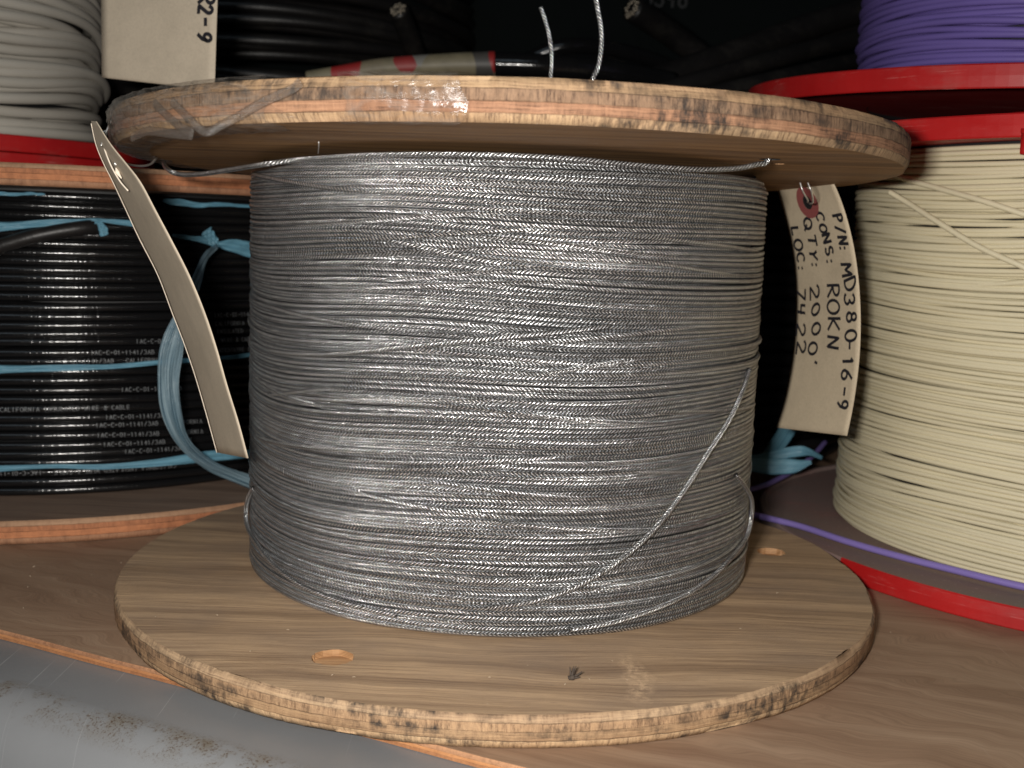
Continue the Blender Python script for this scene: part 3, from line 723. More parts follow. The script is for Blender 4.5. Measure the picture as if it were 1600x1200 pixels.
# stretch film round the left of the upper flange
g = np.random.default_rng(5)
def rimpt(th_, f, off):
    x = (RTP + off) * math.cos(th_); y = (RTP + off) * math.sin(th_)
    return np.array([-0.0002 + x, TY + y, H1 + T2 * f + TILT[0] * x + TILT[1] * y])
def film(name, a0, a1, prof_, na, seed, amp=0.0005, skew=0.0):
    g = np.random.default_rng(seed); A = np.radians(np.linspace(a0, a1, na)); rows = []
    ph = g.uniform(0, 6.28, 9)
    for ia, a in enumerate(A):
        row = []; e = min(1, ia / 6, (na - 1 - ia) / 6)
        for j, (f, off, inn) in enumerate(prof_):
            w_ = amp * (math.sin(a * 61 + j * 1.3 + ph[0]) + 0.7 * math.sin(a * 133 - j * 2.1 + ph[1]) + 0.6 * math.sin(a * 29 + j * .7 + ph[2]))
            aj = a + skew * j + 0.012 * math.sin(j * 1.7 + ph[3])
            p = rimpt(aj, f, off + abs(w_) * (0.4 + 0.6 * e) - inn) if True else None
            if inn > 0: p[2] -= abs(w_) * 0.8
            row.append(p)
        rows.append(row)
    return sheet(name, np.array(rows), [m_film], spool)
pr = [(1.06, 0.0, 0.012), (1.06, 0.0003, 0.0), (0.8, 0.0006, 0), (0.5, 0.0006, 0), (0.25, 0.0006, 0), (0.02, 0.0005, 0), (-0.05, 0.0, 0.004), (-0.08, 0, 0.009), (-0.06, 0, 0.013)]
film('plastic_wrap', 165, 243, pr, 130, 3)
film('plastic_wrap', 196, 236, [(1.05, 0.0006, 0.003), (0.85, 0.0011, 0), (0.55, 0.0014, 0), (0.3, 0.0013, 0), (0.06, 0.0010, 0)], 60, 8, 0.0009, skew=0.05)
film('plastic_wrap', 252, 265, [(1.12, 0.0, 0.006), (1.06, 0.0004, 0.0), (0.75, 0.0007, 0), (0.4, 0.0007, 0), (0.02, 0.0004, 0), (-0.03, 0, 0.003)], 60, 6, 0.00022)
# twisted folds of film
for pts in ([(268, 158), (290, 180), (320, 206), (345, 196), (372, 182), (410, 160), (455, 140), (470, 128)], [(205, 215), (230, 205), (262, 208), (300, 212)], [(240, 160), (262, 182), (285, 200), (302, 206)]):
    P = []
    for (x, y) in pts:
        p = oncyl(x, y, -0.0002, TY, RTP + 0.0013); P.append(p)
    t = Tubes(); t.add(spline(P, 50), 0.0011, 8, flat=(0.35, 1.3)); o = t.build('film_fold', [m_film], spool)

# ---- splinter on the lower flange
sp = atz(893, 1062, T0)
t = Tubes()
for dx, dy, dz, l in ((0.0006, 0.0004, 0.0040, 1), (0.0034, 0.0012, 0.0020, 1), (-0.0006, 0.0014, 0.0034, 1), (0.0026, -0.0006, 0.0010, 1), (0.0014, 0.002, 0.0035, 1)):
    t.add(spline([(sp[0] - dx*.3, sp[1], T0 + 0.0005), (sp[0] + dx * .4, sp[1] + dy * .5, T0 + dz * .35 + 0.0004), (sp[0] + dx, sp[1] + dy, T0 + dz + 0.0003)], 10), np.linspace(0.0007, 0.00012, 11), 6)
t.add([(sp[0] - 0.0006, sp[1] - 0.0004, T0 + 0.0006), (sp[0] + 0.0004, sp[1] - 0.0002, T0 + 0.0009), (sp[0] + 0.0012, sp[1], T0 + 0.0006)], [0.0006, 0.0010, 0.0004], 6)
settag(t.build('bark_splinter', [mat_flat('dark_bark', (0.055, 0.040, 0.030), 0.8)]), 'small dark ragged splinter lying on the lower plywood flange in front of the silvery coil', 'splinter')

# ================================================================== black cable spool (left, behind)
BX, BY, BZ1 = -0.272, 0.252, 0.1615
bs = thing('cable_spool', 'wooden spool of glossy black cable tied with light blue straps, behind the silver spool', 'cable spool', group='cable spools at the back of the shelf')
f_ = disc('flange', BX, BY, 0.0002, 0.0112, 0.2225, [m_face_black, m_rim_black, m_face_black], bs, 13, chips=10)
f_ = disc('flange', BX, BY, BZ1, BZ1 + 0.0098, 0.2205, [m_face_black, m_rim_black, m_face_black], bs, 14, chips=30)
DB = 0.0046
tb, binfo, bth, _, _ = wind(BX, BY, 0.0112, BZ1 - 0.001, 0.1745, 0.1745, DB, 21, turns_k=1.04, seg=360, sides=14, za=0.10, ra=0.07, harm=3, shear=0.5, cross=0, us=1.0)
bc = tb.build('wound_cable', [m_black], bs)
core_mesh('spool_core', BX, BY, BX, BY, 0.011, BZ1 + 0.0002, 0.166, m_core, bs)
# the maker's print along the black jackets
rb = Ribbons(); g = np.random.default_rng(2)
def cable_print(x, y, text, flip=False, h=0.0021):
    p = oncyl(x, y, BX, BY, 0.1745); th0 = math.atan2(p[1] - BY, p[0] - BX) % (2 * math.pi)
    idx = int(th0 / (2 * math.pi) * len(bth)) % len(bth)
    bi = min(range(len(binfo)), key=lambda i: abs(binfo[i][1][idx] - p[2]))
    rr, zz, _f = binfo[bi]
    st, L = strokes(text.replace('4', 'c'), mono=0.86)
    for s_ in st:
        s_ = dense(s_, 0.2); X = (L - s_[:, 0] if flip else s_[:, 0]) * h; Y = (s_[:, 1] - 0.5) * h * (-1 if flip else 1)
        Y = Y + 0.0002
        ang = (th0 + X / 0.1745) % (2 * np.pi)
        r0 = np.interp(ang, bth, rr); z0 = np.interp(ang, bth, zz); hr = DB / 2 + 0.00008
        ph = Y / hr
        nr = np.cos(ph); nz = np.sin(ph)
        rad = r0 + hr * nr
        P = np.stack([BX + rad * np.cos(ang), BY + rad * np.sin(ang), z0 + hr * nz], -1)
        N = np.stack([nr * np.cos(ang), nr * np.sin(ang), nz], -1)
        if len(P) > 1: rb.add(P, N, 0.00016)
IAC = 'IAC-C-01-1141/3AB'; CAL = 'CALIFORNIA INSULATED WIRE & CABLE'
for (x, y, s_, fl_) in ((213, 532, IAC, 0), (142, 549, IAC + '   ' + CAL, 0), (100, 566, 'C-01-1141/3AB   CALIFORNIA INSULATED', 0), (2, 640, CAL, 0), (190, 614, IAC, 0), (150, 661, IAC + '   CALIFORNIA', 0), (152, 676, IAC + '   CALIFORNIA', 0), (162, 694, IAC + '   CABLE', 0),
                     (195, 708, IAC, 0), (-40, 741, 'CALIFORNIA INSULATED WIRE & CABLE   ' + IAC, 1), (165, 645, IAC, 0), (335, 494, IAC, 0), (337, 506, 'CALIFORNIA', 0), (340, 520, 'INSULATED', 0), (346, 533, 'WIRE & CABLE', 0), (352, 548, 'CABLE', 0)):
    cable_print(x, y, s_, bool(fl_))
rb.build('printed_text', m_print, bc)
# straps
def strap(pts, half, name='strap', off=0.0028, R=0.1745, n=70, free=None, seed=1, mat=None):
    """pts: photo points lying on the coil (or free 3-D points)"""
    P = np.array([oncyl(x, y, BX, BY, R + off) if free is None else at(x, y, free[i]) for i, (x, y) in enumerate(pts)])
    Q = spline(P, n); T = np.gradient(Q, axis=0); T /= np.linalg.norm(T, axis=1)[:, None]
    N = Q - np.array([BX, BY, 0]); N[:, 2] = 0; N /= np.linalg.norm(N, axis=1)[:, None]
    B = np.cross(N, T); B /= np.linalg.norm(B, axis=1)[:, None]
    hw = np.interp(np.linspace(0, 1, len(Q)), np.linspace(0, 1, len(half)), half); gg = np.random.default_rng(seed)
    rows = []; 
    for i in range(len(Q)):
        wd = 1 + 0.12 * math.sin(i * 0.13 + seed) + 0.06 * math.sin(i * 0.31); rows.append([Q[i] + B[i] * hw[i] * wd * s_ + N[i] * (0.0004 * math.cos(s_ * 7 + i * .22) + 0.0003 * math.sin(s_ * 3 - i * .4)) for s_ in np.linspace(-1, 1, 9)])
    return sheet(name, np.array(rows), [mat or m_blue], bs, thick=0.0003)
strap([(-60, 355), (0, 354), (60, 350), (120, 346), (150, 344), (180, 347), (215, 350), (240, 350)], [.0022, .0020, .0016, .0012, .0008, .0014, .0010])
strap([(-60, 302), (0, 303), (40, 303), (70, 303)], [.0010, .0008, .0003])
strap([(255, 313), (275, 316), (310, 320), (345, 320), (400, 322)], [.0006, .0018, .0014, .0008, .0006])
strap([(270, 367), (300, 372), (330, 378), (345, 382), (370, 385), (400, 392)], [.0006, .0012, .0022, .0016, .0034, .0042])
strap([(150, 345), (158, 352), (164, 368)], [.0010, .0018, .0020], off=0.0040)
strap([(322, 360), (330, 372), (338, 386)], [.0028, .0034, .0014], off=0.0048)
strap([(-60, 578), (0, 577), (80, 576), (160, 573), (240, 567), (300, 563), (360, 558), (400, 552)], [.0020, .0018, .0017, .0013, .0012, .0009, .0009, .0009])
strap([(-60, 736), (0, 732), (80, 729), (160, 730), (220, 725), (280, 719), (330, 713), (380, 710), (420, 705)], [.0012, .0013, .0011, .0015, .0022, .0026, .0022, .0016])
# long hanging tail of strap
strap([(340, 384), (322, 402), (306, 440), (290, 480), (272, 530), (263, 590), (270, 650), (290, 695), (325, 725), (370, 745), (410, 760)], [.0010, .0018, .0030, .0040, .0048, .0046, .0040, .0026, .0028, .0030],
      free=[.095, .08, .07, .065, .06, .06, .062, .07, .085, .10, .11], n=110, mat=m_paleblue)
t = Tubes(); t.add(spline([oncyl(-30, 405, BX, BY, .1785), oncyl(0, 385, BX, BY, .1785), oncyl(15, 380, BX, BY, .1785), oncyl(50, 370, BX, BY, .1785), oncyl(90, 362, BX, BY, .178), oncyl(130, 356, BX, BY, .177), oncyl(160, 353, BX, BY, .173)], 60), np.linspace(0.0042, 0.0026, 61) if False else 0.0036, 14, us=1.0)
t.build('cable_end', [m_black_dull], bs)

# ================================================================== plastic reels
def reel(label, cx, cy, z0, h, RFl, Rw, d, mat, seed, bottom=True, topf=True, ft=0.0092, tilt=(0, 0), wkw=None, group='cable spools at the back of the shelf', lip=0.0):
    rt = thing('cable_spool', label, 'cable spool', group=group)
    def rim(zz):
        th_ = np.arange(200) / 200 * 2 * np.pi
        V = []; prof = [(RFl - 0.0025, 0.0012), (RFl - 0.0004, 0.0), (RFl, 0.0006), (RFl + 0.0002, ft / 2), (RFl, ft - 0.0006), (RFl - 0.0006, ft), (RFl - 0.003, ft), (RFl - 0.0042, ft - 0.0018), (0.03, ft - 0.0018), (0.03, 0.0026), (RFl - 0.0030, 0.0026)]
        gg = np.random.default_rng(seed); on = pnoise(th_, 4, 0.0003, gg)
        for (r_, z_) in prof:
            x = (r_ + on) * np.cos(th_); y = (r_ + on) * np.sin(th_); V.append(np.stack([cx + x, cy + y, zz + z_ + tilt[0]*x + tilt[1]*y], -1))
        m_ = len(prof); i = np.arange(200); i2 = (i + 1) % 200; F = []; MI = []
        for q in range(m_):
            a = q; b = (q + 1) % m_
            F.append(np.stack([a*200+i, a*200+i2, b*200+i2, b*200+i], -1)); az = i * 1.8; MI.append(np.where((az > 140) & (az < 205) & (zz < 0.1) & (q < 8), 1, 1 if q in (5, 6, 7) else (2 if q == 9 else 0)))
        me = mesh_from('flange', np.concatenate(V), np.concatenate(F), None, [m_red, m_dred, m_red], np.concatenate(MI), smooth=False)
        bm = bmesh.new(); bm.from_mesh(me); bmesh.ops.recalc_face_normals(bm, faces=bm.faces); bm.to_mesh(me); bm.free()
        return link('flange', me, rt)
    if bottom: rim(z0)
    if lip: rim(z0 - lip)
    if topf: rim(z0 + h)
    kw = dict(turns_k=1.2, seg=300, sides=8, za=0.3, ra=0.2, harm=4, shear=1.6, cross=5, us=1.0, tilt=tilt)
    kw.update(wkw or {})
    tb, *_ = wind(cx, cy, z0 + ft - 0.0018, z0 + h - 0.001 + 0.0026, Rw, kw.pop('Rw2', Rw), d, seed, **kw)
    tb.build('wound_cable', [mat], rt)
    core_mesh('spool_core', cx, cy, cx, cy, z0 + 0.004, z0 + h + 0.004, Rw - 2 * d, m_core, rt)
    return rt
cr = reel('red plastic reel of cream cable at the right edge, under the reel of purple cable', 0.307, 0.099, 0.0002, 0.1904, 0.170, 0.131, 0.0023, m_cream, 31, wkw=dict(cross=14, cross_span=9, ra=0.22, shear=1.8))
# cream strands hanging across the coil
def cream(pts, lab):
    t = Tubes(); t.add(spline(pts, 90), 0.00125, 10, us=1.0); o = t.build('loose_strand', [m_cream], cr); o['label'] = lab
cream([oncyl(1385, 268, .307, .099, .139), oncyl(1420, 281, .307, .099, .136), oncyl(1480, 298, .307, .099, .136), oncyl(1540, 315, .307, .099, .136), oncyl(1610, 338, .307, .099, .134), oncyl(1680, 358, .307, .099, .131)], 'upper loose cream strand')
cream([oncyl(1390, 300, .307, .099, .139), oncyl(1420, 318, .307, .099, .136), oncyl(1470, 350, .307, .099, .136), oncyl(1530, 386, .307, .099, .136), oncyl(1605, 420, .307, .099, .135), oncyl(1660, 450, .307, .099, .131)], 'lower loose cream strand')
# moulded red clip over the upper rim
cpt = oncyl(1600, 215, .307, .099, .1712); ang = math.atan2(cpt[1] - .099, cpt[0] - .307)
th_ = np.linspace(ang - 0.004, ang + 0.16, 14); G1 = []
for a in th_:
    G1.append([(.307 + r_ * math.cos(a), .099 + r_ * math.sin(a), z_) for r_, z_ in ((.160, .184), (.172, .184), (.1725, .1848), (.1725, .1916), (.1735, .1920), (.1735, .1935), (.172, .1935))])
sheet('clip', np.array(G1), [m_red], cr, thick=0.0012)
pr_ = reel('red plastic reel of purple cable standing on top of the cream cable reel', 0.2984, 0.1519, 0.2184, 0.19, 0.170, 0.112, 0.0033, m_purple, 41, tilt=(-0.0082, 0.0392), topf=False, ft=0.0102, wkw=dict(cross=8, cross_span=5, ra=0.18))
gr = reel('red plastic reel of pale grey cable standing on the black cable spool', -0.362, 0.2, 0.1795, 0.19, 0.150, 0.121, 0.0058, m_grey, 51, topf=False, ft=0.0082, lip=0.0086, wkw=dict(turns_k=1.35, cross=9, cross_span=3.0, za=0.55, ra=0.35, shear=2.4, sides=12))
# purple wire lying across the dusty red flange
def zfl(x, y, dz=0.0016): return atz(x, y, 0.0092 + dz)
P = [zfl(1700, 936), zfl(1600, 917), zfl(1500, 893), zfl(1400, 868), zfl(1320, 845), zfl(1250, 822), zfl(1180, 805), zfl(1140, 795), zfl(1120, 780), zfl(1140, 772), zfl(1190, 760, .003), zfl(1240, 735, .006), zfl(1270, 712, .010), zfl(1290, 690, .014)]
t = Tubes(); t.add(spline(P, 120), 0.0016, 10, us=1.0)
settag(t.build('purple_wire', [mat_plastic('lavender_jacket', (0.22, 0.165, 0.45), 0.4, 0.05, 0.08)]), 'single purple wire lying across the dusty lower flange of the cream cable reel', 'wire')

# ================================================================== hang tags
def tagfn(L, Rr, Yl, Yr, t0=0.0, t1=1.0):
    """surface through a left and a right pixel edge, each with its own distance; s across, t down"""
    Lp = np.array([at(x, y, Y) for (x, y), Y in zip(L, Yl)]); Rp = np.array([at(x, y, Y) for (x, y), Y in zip(Rr, Yr)])
    Ls = spline(Lp, 120); Rs = spline(Rp, 120)
    def f(s_, t_):
        u = np.clip(np.asarray(t_, float), 0, 1) * (len(Ls) - 1); i = np.minimum(u.astype(int), len(Ls) - 2); w_ = (u - i)[..., None]
        a = Ls[i] * (1 - w_) + Ls[i+1] * w_; b = Rs[i] * (1 - w_) + Rs[i+1] * w_
        s2 = np.asarray(s_, float)[..., None]; return a * (1 - s2) + b * s2
    return f
def tagN(f, s_, t_):
    e = 1e-3; du = f(s_ + e, t_) - f(s_ - e, t_); dv = f(s_, np.clip(t_ + e, 0, 1)) - f(s_, np.clip(t_ - e, 0, 1))
    n = np.cross(du, dv); n /= np.linalg.norm(n, axis=-1)[..., None]
    d = CAM - f(s_, t_); n *= np.sign((n * d).sum(-1))[..., None]; return n
def tag(label, f, mat, clip=0.0, nt=50, ns=16, group='paper hang tags'):
    """clip = fraction of length over which the top corners are cut"""
    r_ = thing('hang_tag', label, 'tag', group=group)
    T, Sg = np.meshgrid(np.linspace(0, 1, nt), np.linspace(0, 1, ns), indexing='ij')
    if clip:
        sh = np.clip((clip - T) / clip, 0, 1) * 0.30; Sg = sh + Sg * (1 - 2 * sh)
    sheet('card', f(Sg, T), [mat], r_, thick=0.0003)
    return r_
def write(f, items, parent, w_=0.0005, jit=0.04, seed=1, name='handwriting'):
    rb = Ribbons(); g = np.random.default_rng(seed)
    for (text, s0, t0, t1, hgt) in items:
        st, L = strokes(text, 0.30, jit, g)
        for q in st:
            q = dense(q, 0.08); tt = t0 + q[:, 0] / L * (t1 - t0); ss = s0 + q[:, 1] * hgt
            P = f(ss, tt); N = tagN(f, ss, tt)
            if len(P) > 1: rb.add(P + N * 0.00022, N, w_)
    return rb.build(name, m_ink, parent)
# right tag
fR = tagfn([(1202, 255), (1221, 318), (1236, 380), (1243, 440), (1243, 500), (1238, 560), (1227, 620), (1213, 668)],
           [(1285, 250), (1313, 312), (1330, 370), (1340, 430), (1344, 495), (1342, 560), (1334, 625), (1323, 681)],
           [.066] * 8, [.018, .017, .016, .015, .015, .015, .016, .018])
rt = tag('manila tag lettered in black marker, hanging between the silver spool and the cream cable', fR, m_tag, clip=0.04)
write(fR, [('P/N:', .80, .20, .345, .135), ('MD380-16-9', .79, .385, .915, .15), ('CONS:', .56, .185, .385, .12), ('ROKN', .54, .455, .695, .17),
           ('QTY:', .31, .215, .40, .13), ("2000'", .26, .455, .76, .14), ('LOC:', .07, .235, .40, .13), ('7422', .04, .46, .715, .14)], rt, 0.00068, 0.075)
q = np.linspace(0, 2 * np.pi, 33)
def ringmesh(f, s0, t0, ra_s, ra_t, rb_s, rb_t, name, mat, parent, lift):
    rows = []
    for a in q:
        r_ = []
        for k_ in (0, 1):
            s_ = np.array(s0 + (ra_s if k_ else rb_s) * math.cos(a)); t_ = np.array(t0 + (ra_t if k_ else rb_t) * math.sin(a))
            r_.append(f(s_, t_) + tagN(f, s_, t_) * lift)
        rows.append(r_)
    return sheet(name, np.array(rows), [mat], parent)
ringmesh(fR, .47, .145, .17, .058, .07, .025, 'reinforcing_ring', m_ring, rt, 0.00025)
ringmesh(fR, .47, .145, .07, .025, .001, .0005, 'hole', m_core, rt, 0.0002)
t = Tubes(); t.add(spline([fR(np.array(.47), np.array(.145)), at(1262, 312, .01), at(1255, 300, .0), at(1250, 285, .0)], 20), 0.0004, 6)
t.add(spline([fR(np.array(.49), np.array(.15)), at(1270, 316, .012), at(1268, 300, .0), at(1262, 285, .0)], 20), 0.0004, 6)
t.build('tie_wire', [m_wire], rt)
# left tag, curled, turned almost edge-on
fL = tagfn([(142, 189), (150, 225), (162, 255), (177, 285), (198, 330), (219, 375), (247, 430), (269, 488), (288, 537), (305, 587), (322, 645), (339, 707)],
           [(150, 190), (172, 225), (196, 255), (219, 285), (243, 330), (267, 375), (295, 430), (319, 488), (338, 545), (354, 602), (372, 660), (387, 716)],
           [-.055, -.050, -.046, -.042, -.036, -.034, -.032, -.030, -.030, -.030, -.030, -.030], [-.070, -.078, -.084, -.088, -.090, -.090, -.089, -.088, -.087, -.086, -.085, -.084])
lt = tag('blank curled manila tag wired to the left rim of the silver spool', fL, m_tagdull)
rows = [[fL(np.array(0.0), np.array(v)) + e for e in ([0, 0, 0], [0.0004, -0.0003, 0])] for v in np.linspace(0, 1, 60)]
t = Tubes(); t.add(np.array([fL(np.array(0.0), np.array(v)) for v in np.linspace(0.01, 1, 60)]), 0.00026, 6); t.build('card_edge', [m_tagedge], lt)
# slit and curled reinforcement
t = Tubes(); t.add(spline([at(163, 232, -.062), at(168, 246, -.064), at(176, 264, -.066), (at(188, 284, -.068)), at(200, 298, -.070)], 30), 0.00030, 6); t.build('torn_edge', [m_tagedge], lt)
t = Tubes(); t.add(spline([at(181, 262, -.066), at(184, 270, -.066), at(190, 279, -.066)], 12), np.r_[np.linspace(.0002, .0008, 6), np.linspace(.0008, .0002, 7)], 6); t.build('torn_edge', [m_tagedge], lt)
t = Tubes(); t.add(spline([at(158, 228, -.064), at(163, 213, -.062), at(170, 197, -.060), at(177, 184, -.058), at(184, 176, -.05)], 30), 0.00035, 8)
t.add(spline([at(158, 216, -.06), at(160, 208, -.06), at(166, 206, -.06), at(165, 222, -.062), at(172, 240, -.064), at(184, 251, -.058), at(198, 256, -.05), at(213, 259, -.042), at(226, 259, -.034), at(236, 256, -.026), at(242, 250, -.019), HL + [-0.002, 0, 0.002]], 120), 0.00042, 8)
t.add(spline([at(179, 256, -.067), at(181, 256, -.067), at(182, 258, -.067)], 6), 0.0007, 8)
t.build('tie_wire', [m_wire], lt)
# upper left tag, its top out of the picture
fU = tagfn([(154, -250), (157, -60), (158, 30), (159, 121)], [(345, -240), (341, -50), (338, 45), (335, 141)], [.100] * 4, [.075] * 4)
ut = tag('manila tag ending in R2-9, hanging above the red rim of the grey cable reel', fU, m_tagdull, clip=0.08)
write(fU, [('R2-9', .85, .462, .765, .118)], ut, 0.0009, 0.05, 4)
t = Tubes(); p0 = fU(np.array(.5), np.array(.05)); t.add(spline([p0, p0 + [-.002, .004, .03], p0 + [0, .01, .09]], 20), 0.0004, 6); t.build('tie_wire', [m_wire], ut)

# ================================================================== dark background of the rack
o = box('back_wall', -1.6, 2.0, 1.30, 1.32, -0.3, 1.6, mat_flat('dark_wall', (0.012, 0.012, 0.013), 0.8)); o['kind'] = 'structure'
# black cable coil behind right of the spool, with a blue strap
kb = thing('cable_coil', 'coil of black cable standing in the dark behind the lettered tag', 'cable coil')
KX, KY = 0.105, 0.40
tb, kinfo, kth, _, _ = wind(KX, KY, 0.0004, 0.205, 0.155, 0.150, 0.0085, 61, turns_k=1.02, seg=160, sides=12, za=0.08, ra=0.06, harm=3, shear=0.3, cross=0, us=1.0)
tb.build('wound_cable', [m_black_dull], kb)
def kst(P, half, name='strap'):
    Q = spline(P, 50); T = np.gradient(Q, axis=0); T /= np.linalg.norm(T, axis=1)[:, None]; N = CAM - Q; N /= np.linalg.norm(N, axis=1)[:, None]
    B = np.cross(N, T); hw = np.interp(np.linspace(0, 1, len(Q)), np.linspace(0, 1, len(half)), half)
    return sheet(name, np.array([[Q[i] + B[i]*hw[i]*s_ + N[i]*0.0008*math.cos(4*s_) for s_ in (-1, -.6, -.2, .2, .6, 1)] for i in range(len(Q))]), [m_blue], kb, thick=0.0003)
kst([at(1232, 668, .19), at(1218, 690, .185), at(1200, 712, .18), at(1180, 726, .175), at(1150, 735, .17)], [.0055, .005, .003, .003])
kst([at(1165, 718, .172), at(1200, 714, .168), at(1240, 706, .165), at(1262, 706, .165), at(1285, 716, .17)], [.002, .003, .003, .0015])
kst([at(1170, 725, .165), at(1205, 728, .162), at(1240, 728, .160), at(1268, 722, .16)], [.004, .005, .004, .001])
# steel beam with a stencilled number
bmo = thing('rack_beam', 'dark green steel cross beam of the rack with a stencilled number', 'beam')
a_ = at(560, 60, 0.62); 
bb = box('beam_web', -0.9, 1.3, 0.62, 0.645, 0.262, 0.40, m_beam, bmo, 0.002)
box('beam_lip', -0.9, 1.3, 0.600, 0.6195, 0.2555, 0.2615, m_beam, bmo, 0.001)
rb = Ribbons(); st, L = strokes('3348', 0.3)
p0 = at(1006, 9, 0.6185)
for s_ in st:
    s_ = dense(s_, 0.1); P = np.stack([p0[0] + s_[:, 0] * .0125, 0 * s_[:, 0] + 0.6185, p0[2] + s_[:, 1] * 0.016], -1); rb.add(P, np.tile([0, -1.0, 0], (len(P), 1)), 0.0012)
rb.build('stencilled_number', m_core, bmo)
# thick black cables lying behind and over the spools
def fat(pts, r, label, end=None, mat=m_black_dull):
    root = thing('thick_cable', label, 'cable')
    Q = spline(pts, 70); t = Tubes(); t.add(Q, r, 18, us=1.0); t.build('jacket', [mat], root)
    if end is not None:
        e, e2 = (Q[-1], Q[-2]) if end else (Q[0], Q[1]); d_ = (e - e2) / np.linalg.norm(e - e2)
        t = Tubes(); gg = np.random.default_rng(int(r * 1e5))
        u_ = np.cross(d_, [0, 0, 1.0]); u_ /= np.linalg.norm(u_); v_ = np.cross(u_, d_)
        for a in range(26):
            rr = r * 0.78 * math.sqrt((a + .5) / 26); ph = a * 2.4; p = e + (u_ * math.cos(ph) + v_ * math.sin(ph)) * rr
            t.add([p, p + d_ * (0.0012 + gg.random() * 0.001)], r * 0.13, 6)
        t.build('cut_strands', [m_copper], root)
    return root
fat([at(622, 16, .40), at(640, 60, .42), at(655, 110, .45), at(660, 170, .50), at(640, 240, .55)], 0.0078, 'black cable with a cut end pointing up, left of the two upright silver cable ends', 0)
fat([at(988, 14, .42), at(1040, 48, .44), at(1100, 92, .46), at(1150, 130, .48), at(1230, 180, .5)], 0.0095, 'black cable with cut end pointing left, right of the two upright silver ends', 0)
for k_, (P, r, lab) in enumerate((
    ([at(900, 170, .34), at(1050, 118, .36), at(1180, 72, .40), at(1300, 30, .45), at(1450, -10, .5)], 0.0100, 'thickest black cable rising to the right behind the silver spool'),
    ([at(980, 160, .30), at(1120, 118, .33), at(1240, 84, .37), at(1345, 60, .42), at(1450, 50, .46)], 0.0065, 'black cable rising to the right just above the purple reel rim'),
    ([at(1020, 170, .26), at(1150, 138, .28), at(1260, 112, .32), at(1360, 92, .38), at(1460, 84, .42)], 0.0055, 'lowest black cable rising to the right beside the purple reel'),
    ([at(1060, 130, .42), at(1180, 80, .44), at(1290, 52, .46), at(1400, 20, .5)], 0.0060, 'black cable between the thickest one and the purple coil'),
    ([at(740, 150, .40), at(830, 92, .40), at(900, 72, .40), at(1000, 88, .42), at(1100, 130, .45)], 0.0060, 'black cable arching behind the two upright silver cable ends'),
    ([at(700, 170, .38), at(800, 112, .38), at(900, 96, .38), at(1000, 112, .4), at(1080, 150, .42)], 0.0055, 'lower black cable arching behind the two upright silver cable ends'),
    ([at(760, 170, .34), at(830, 126, .34), at(910, 116, .34), at(990, 124, .36), at(1060, 160, .38)], 0.0050, 'lowest black arched cable just above the upper plywood rim'))):
    fat(P, r, lab, mat=m_black if k_ >= 4 else m_black_dull)
# coil of black cable on the left, behind the upper tag
kc = thing('cable_coil', 'large coil of black cable in the dark right of the R2-9 tag', 'cable coil')
tb, *_ = wind(-0.23, 0.60, 0.18, 0.42, 0.20, 0.19, 0.010, 71, turns_k=1.0, seg=140, sides=10, za=0.35, ra=0.2, harm=3, shear=1.0, cross=3, us=1.0)
tb.build('wound_cable', [m_black_dull], kc)
box('crate', -0.40, -0.06, 0.43, 0.77, 0.0005, 0.178, m_core, kc)
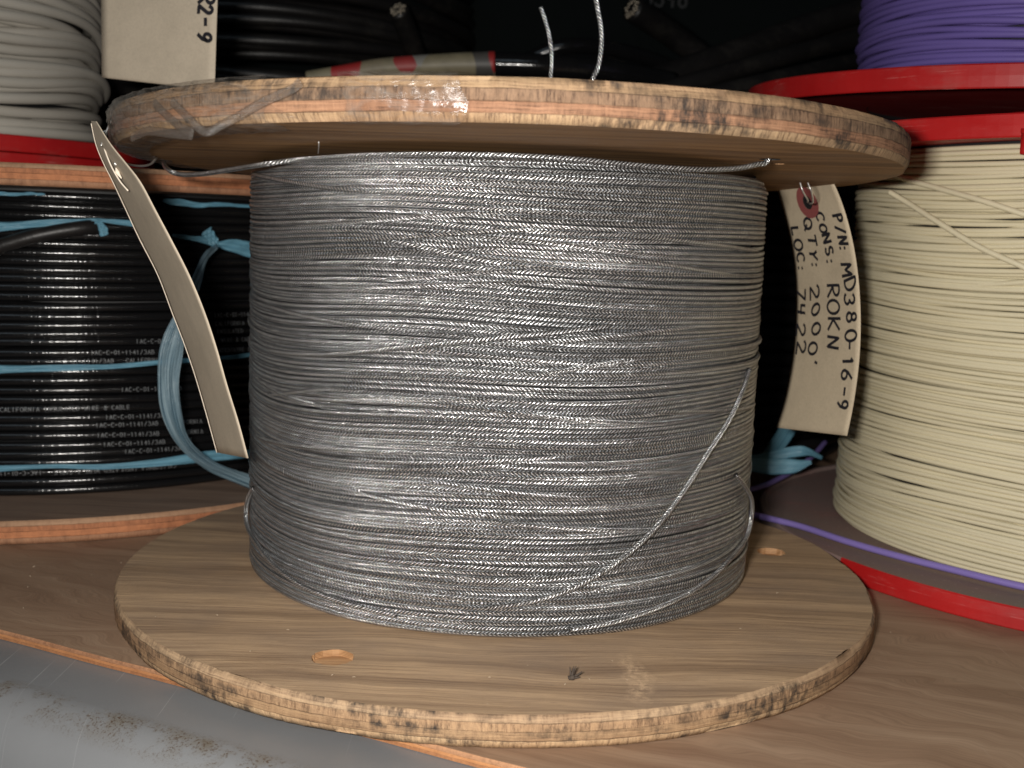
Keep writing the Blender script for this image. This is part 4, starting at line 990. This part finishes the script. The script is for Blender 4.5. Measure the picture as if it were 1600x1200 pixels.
# printed roll
rl = thing('labelled_bundle', 'black bundle wrapped in a cream label with red marks, behind the upper plywood rim', 'bundle')
Q = spline([at(480, 122, .30), at(540, 114, .30), at(600, 106, .30), at(700, 101, .30), at(773, 100, .30)], 80)
t = Tubes(); t.add(Q, np.linspace(0.0045, 0.0082, len(Q)), 24)
def mat_label():
    t = NT('cream_red_label'); u = t.obj((30, 60, 60)); n = t.n('TexVoronoi', i={'Vector': t.obj((70, 30, 55), rot=(0, 0.6, 0)), 'Scale': 1.0}).outputs['Color']
    s = t.n('SeparateColor', i={0: n}).outputs[0]
    c = t.ramp(s, [(0.0, (0.28, 0.25, 0.17)), (0.50, (0.28, 0.25, 0.17)), (0.55, (0.42, 0.03, 0.03)), (0.72, (0.42, 0.03, 0.03)), (0.76, (0.10, 0.095, 0.09)), (0.88, (0.10, 0.095, 0.09)), (0.9, (0.5, 0.5, 0.47))])
    c = t.mix(0.5, c, t.ramp(t.noise(t.obj((90, 90, 90)), 1, 3), [(0.3, 0.4), (0.7, 1.0)]), 'MULTIPLY')
    c = t.mix(1.0, c, (0.85, 0.82, 0.78), 'MULTIPLY')
    return t.out(c, 0.5)
t.build('label_wrap', [mat_label()], rl)
t = Tubes(); t.add(spline([at(771, 100, .30), at(850, 103, .30), at(950, 112, .31), at(1050, 130, .33)], 40), 0.0076, 18, us=1.0); t.build('jacket', [m_black], rl)

g = np.random.default_rng(77)
t = Tubes()
for k_ in range(60):
    if k_ < 30: x, y, z = g.uniform(0.02, 0.30), g.uniform(-0.20, -0.03), 0.0002
    elif k_ < 45: x, y, z = g.uniform(-0.30, -0.14), g.uniform(-0.05, 0.02), 0.0002
    else:
        a, r_ = g.uniform(3.3, 6.1), g.uniform(0.112, 0.146); x, y, z = r_ * math.cos(a), r_ * math.sin(a), T0 + 0.0002
    if z < 0.001 and (math.hypot(x, y) < 0.156 or math.hypot(x - .307, y - .099) < 0.173 or (np.array([x, y]) - E0) @ en < 0.004): continue
    L_ = g.uniform(0.0002, 0.0006); a = g.uniform(0, 6.28); d_ = np.array([math.cos(a), math.sin(a), 0]) * L_
    p = np.array([x, y, z]); t.add([p - d_, p + [0, 0, g.uniform(0, .0003)], p + d_], g.uniform(0.00006, 0.00014), 5)
o = t.build('wood_crumbs', [mat_flat('pale_crumbs', (0.50, 0.40, 0.29), 0.8)]); o['kind'] = 'stuff'; settag(o, 'pale dust crumbs scattered on the shelf and lower flange', 'dust')
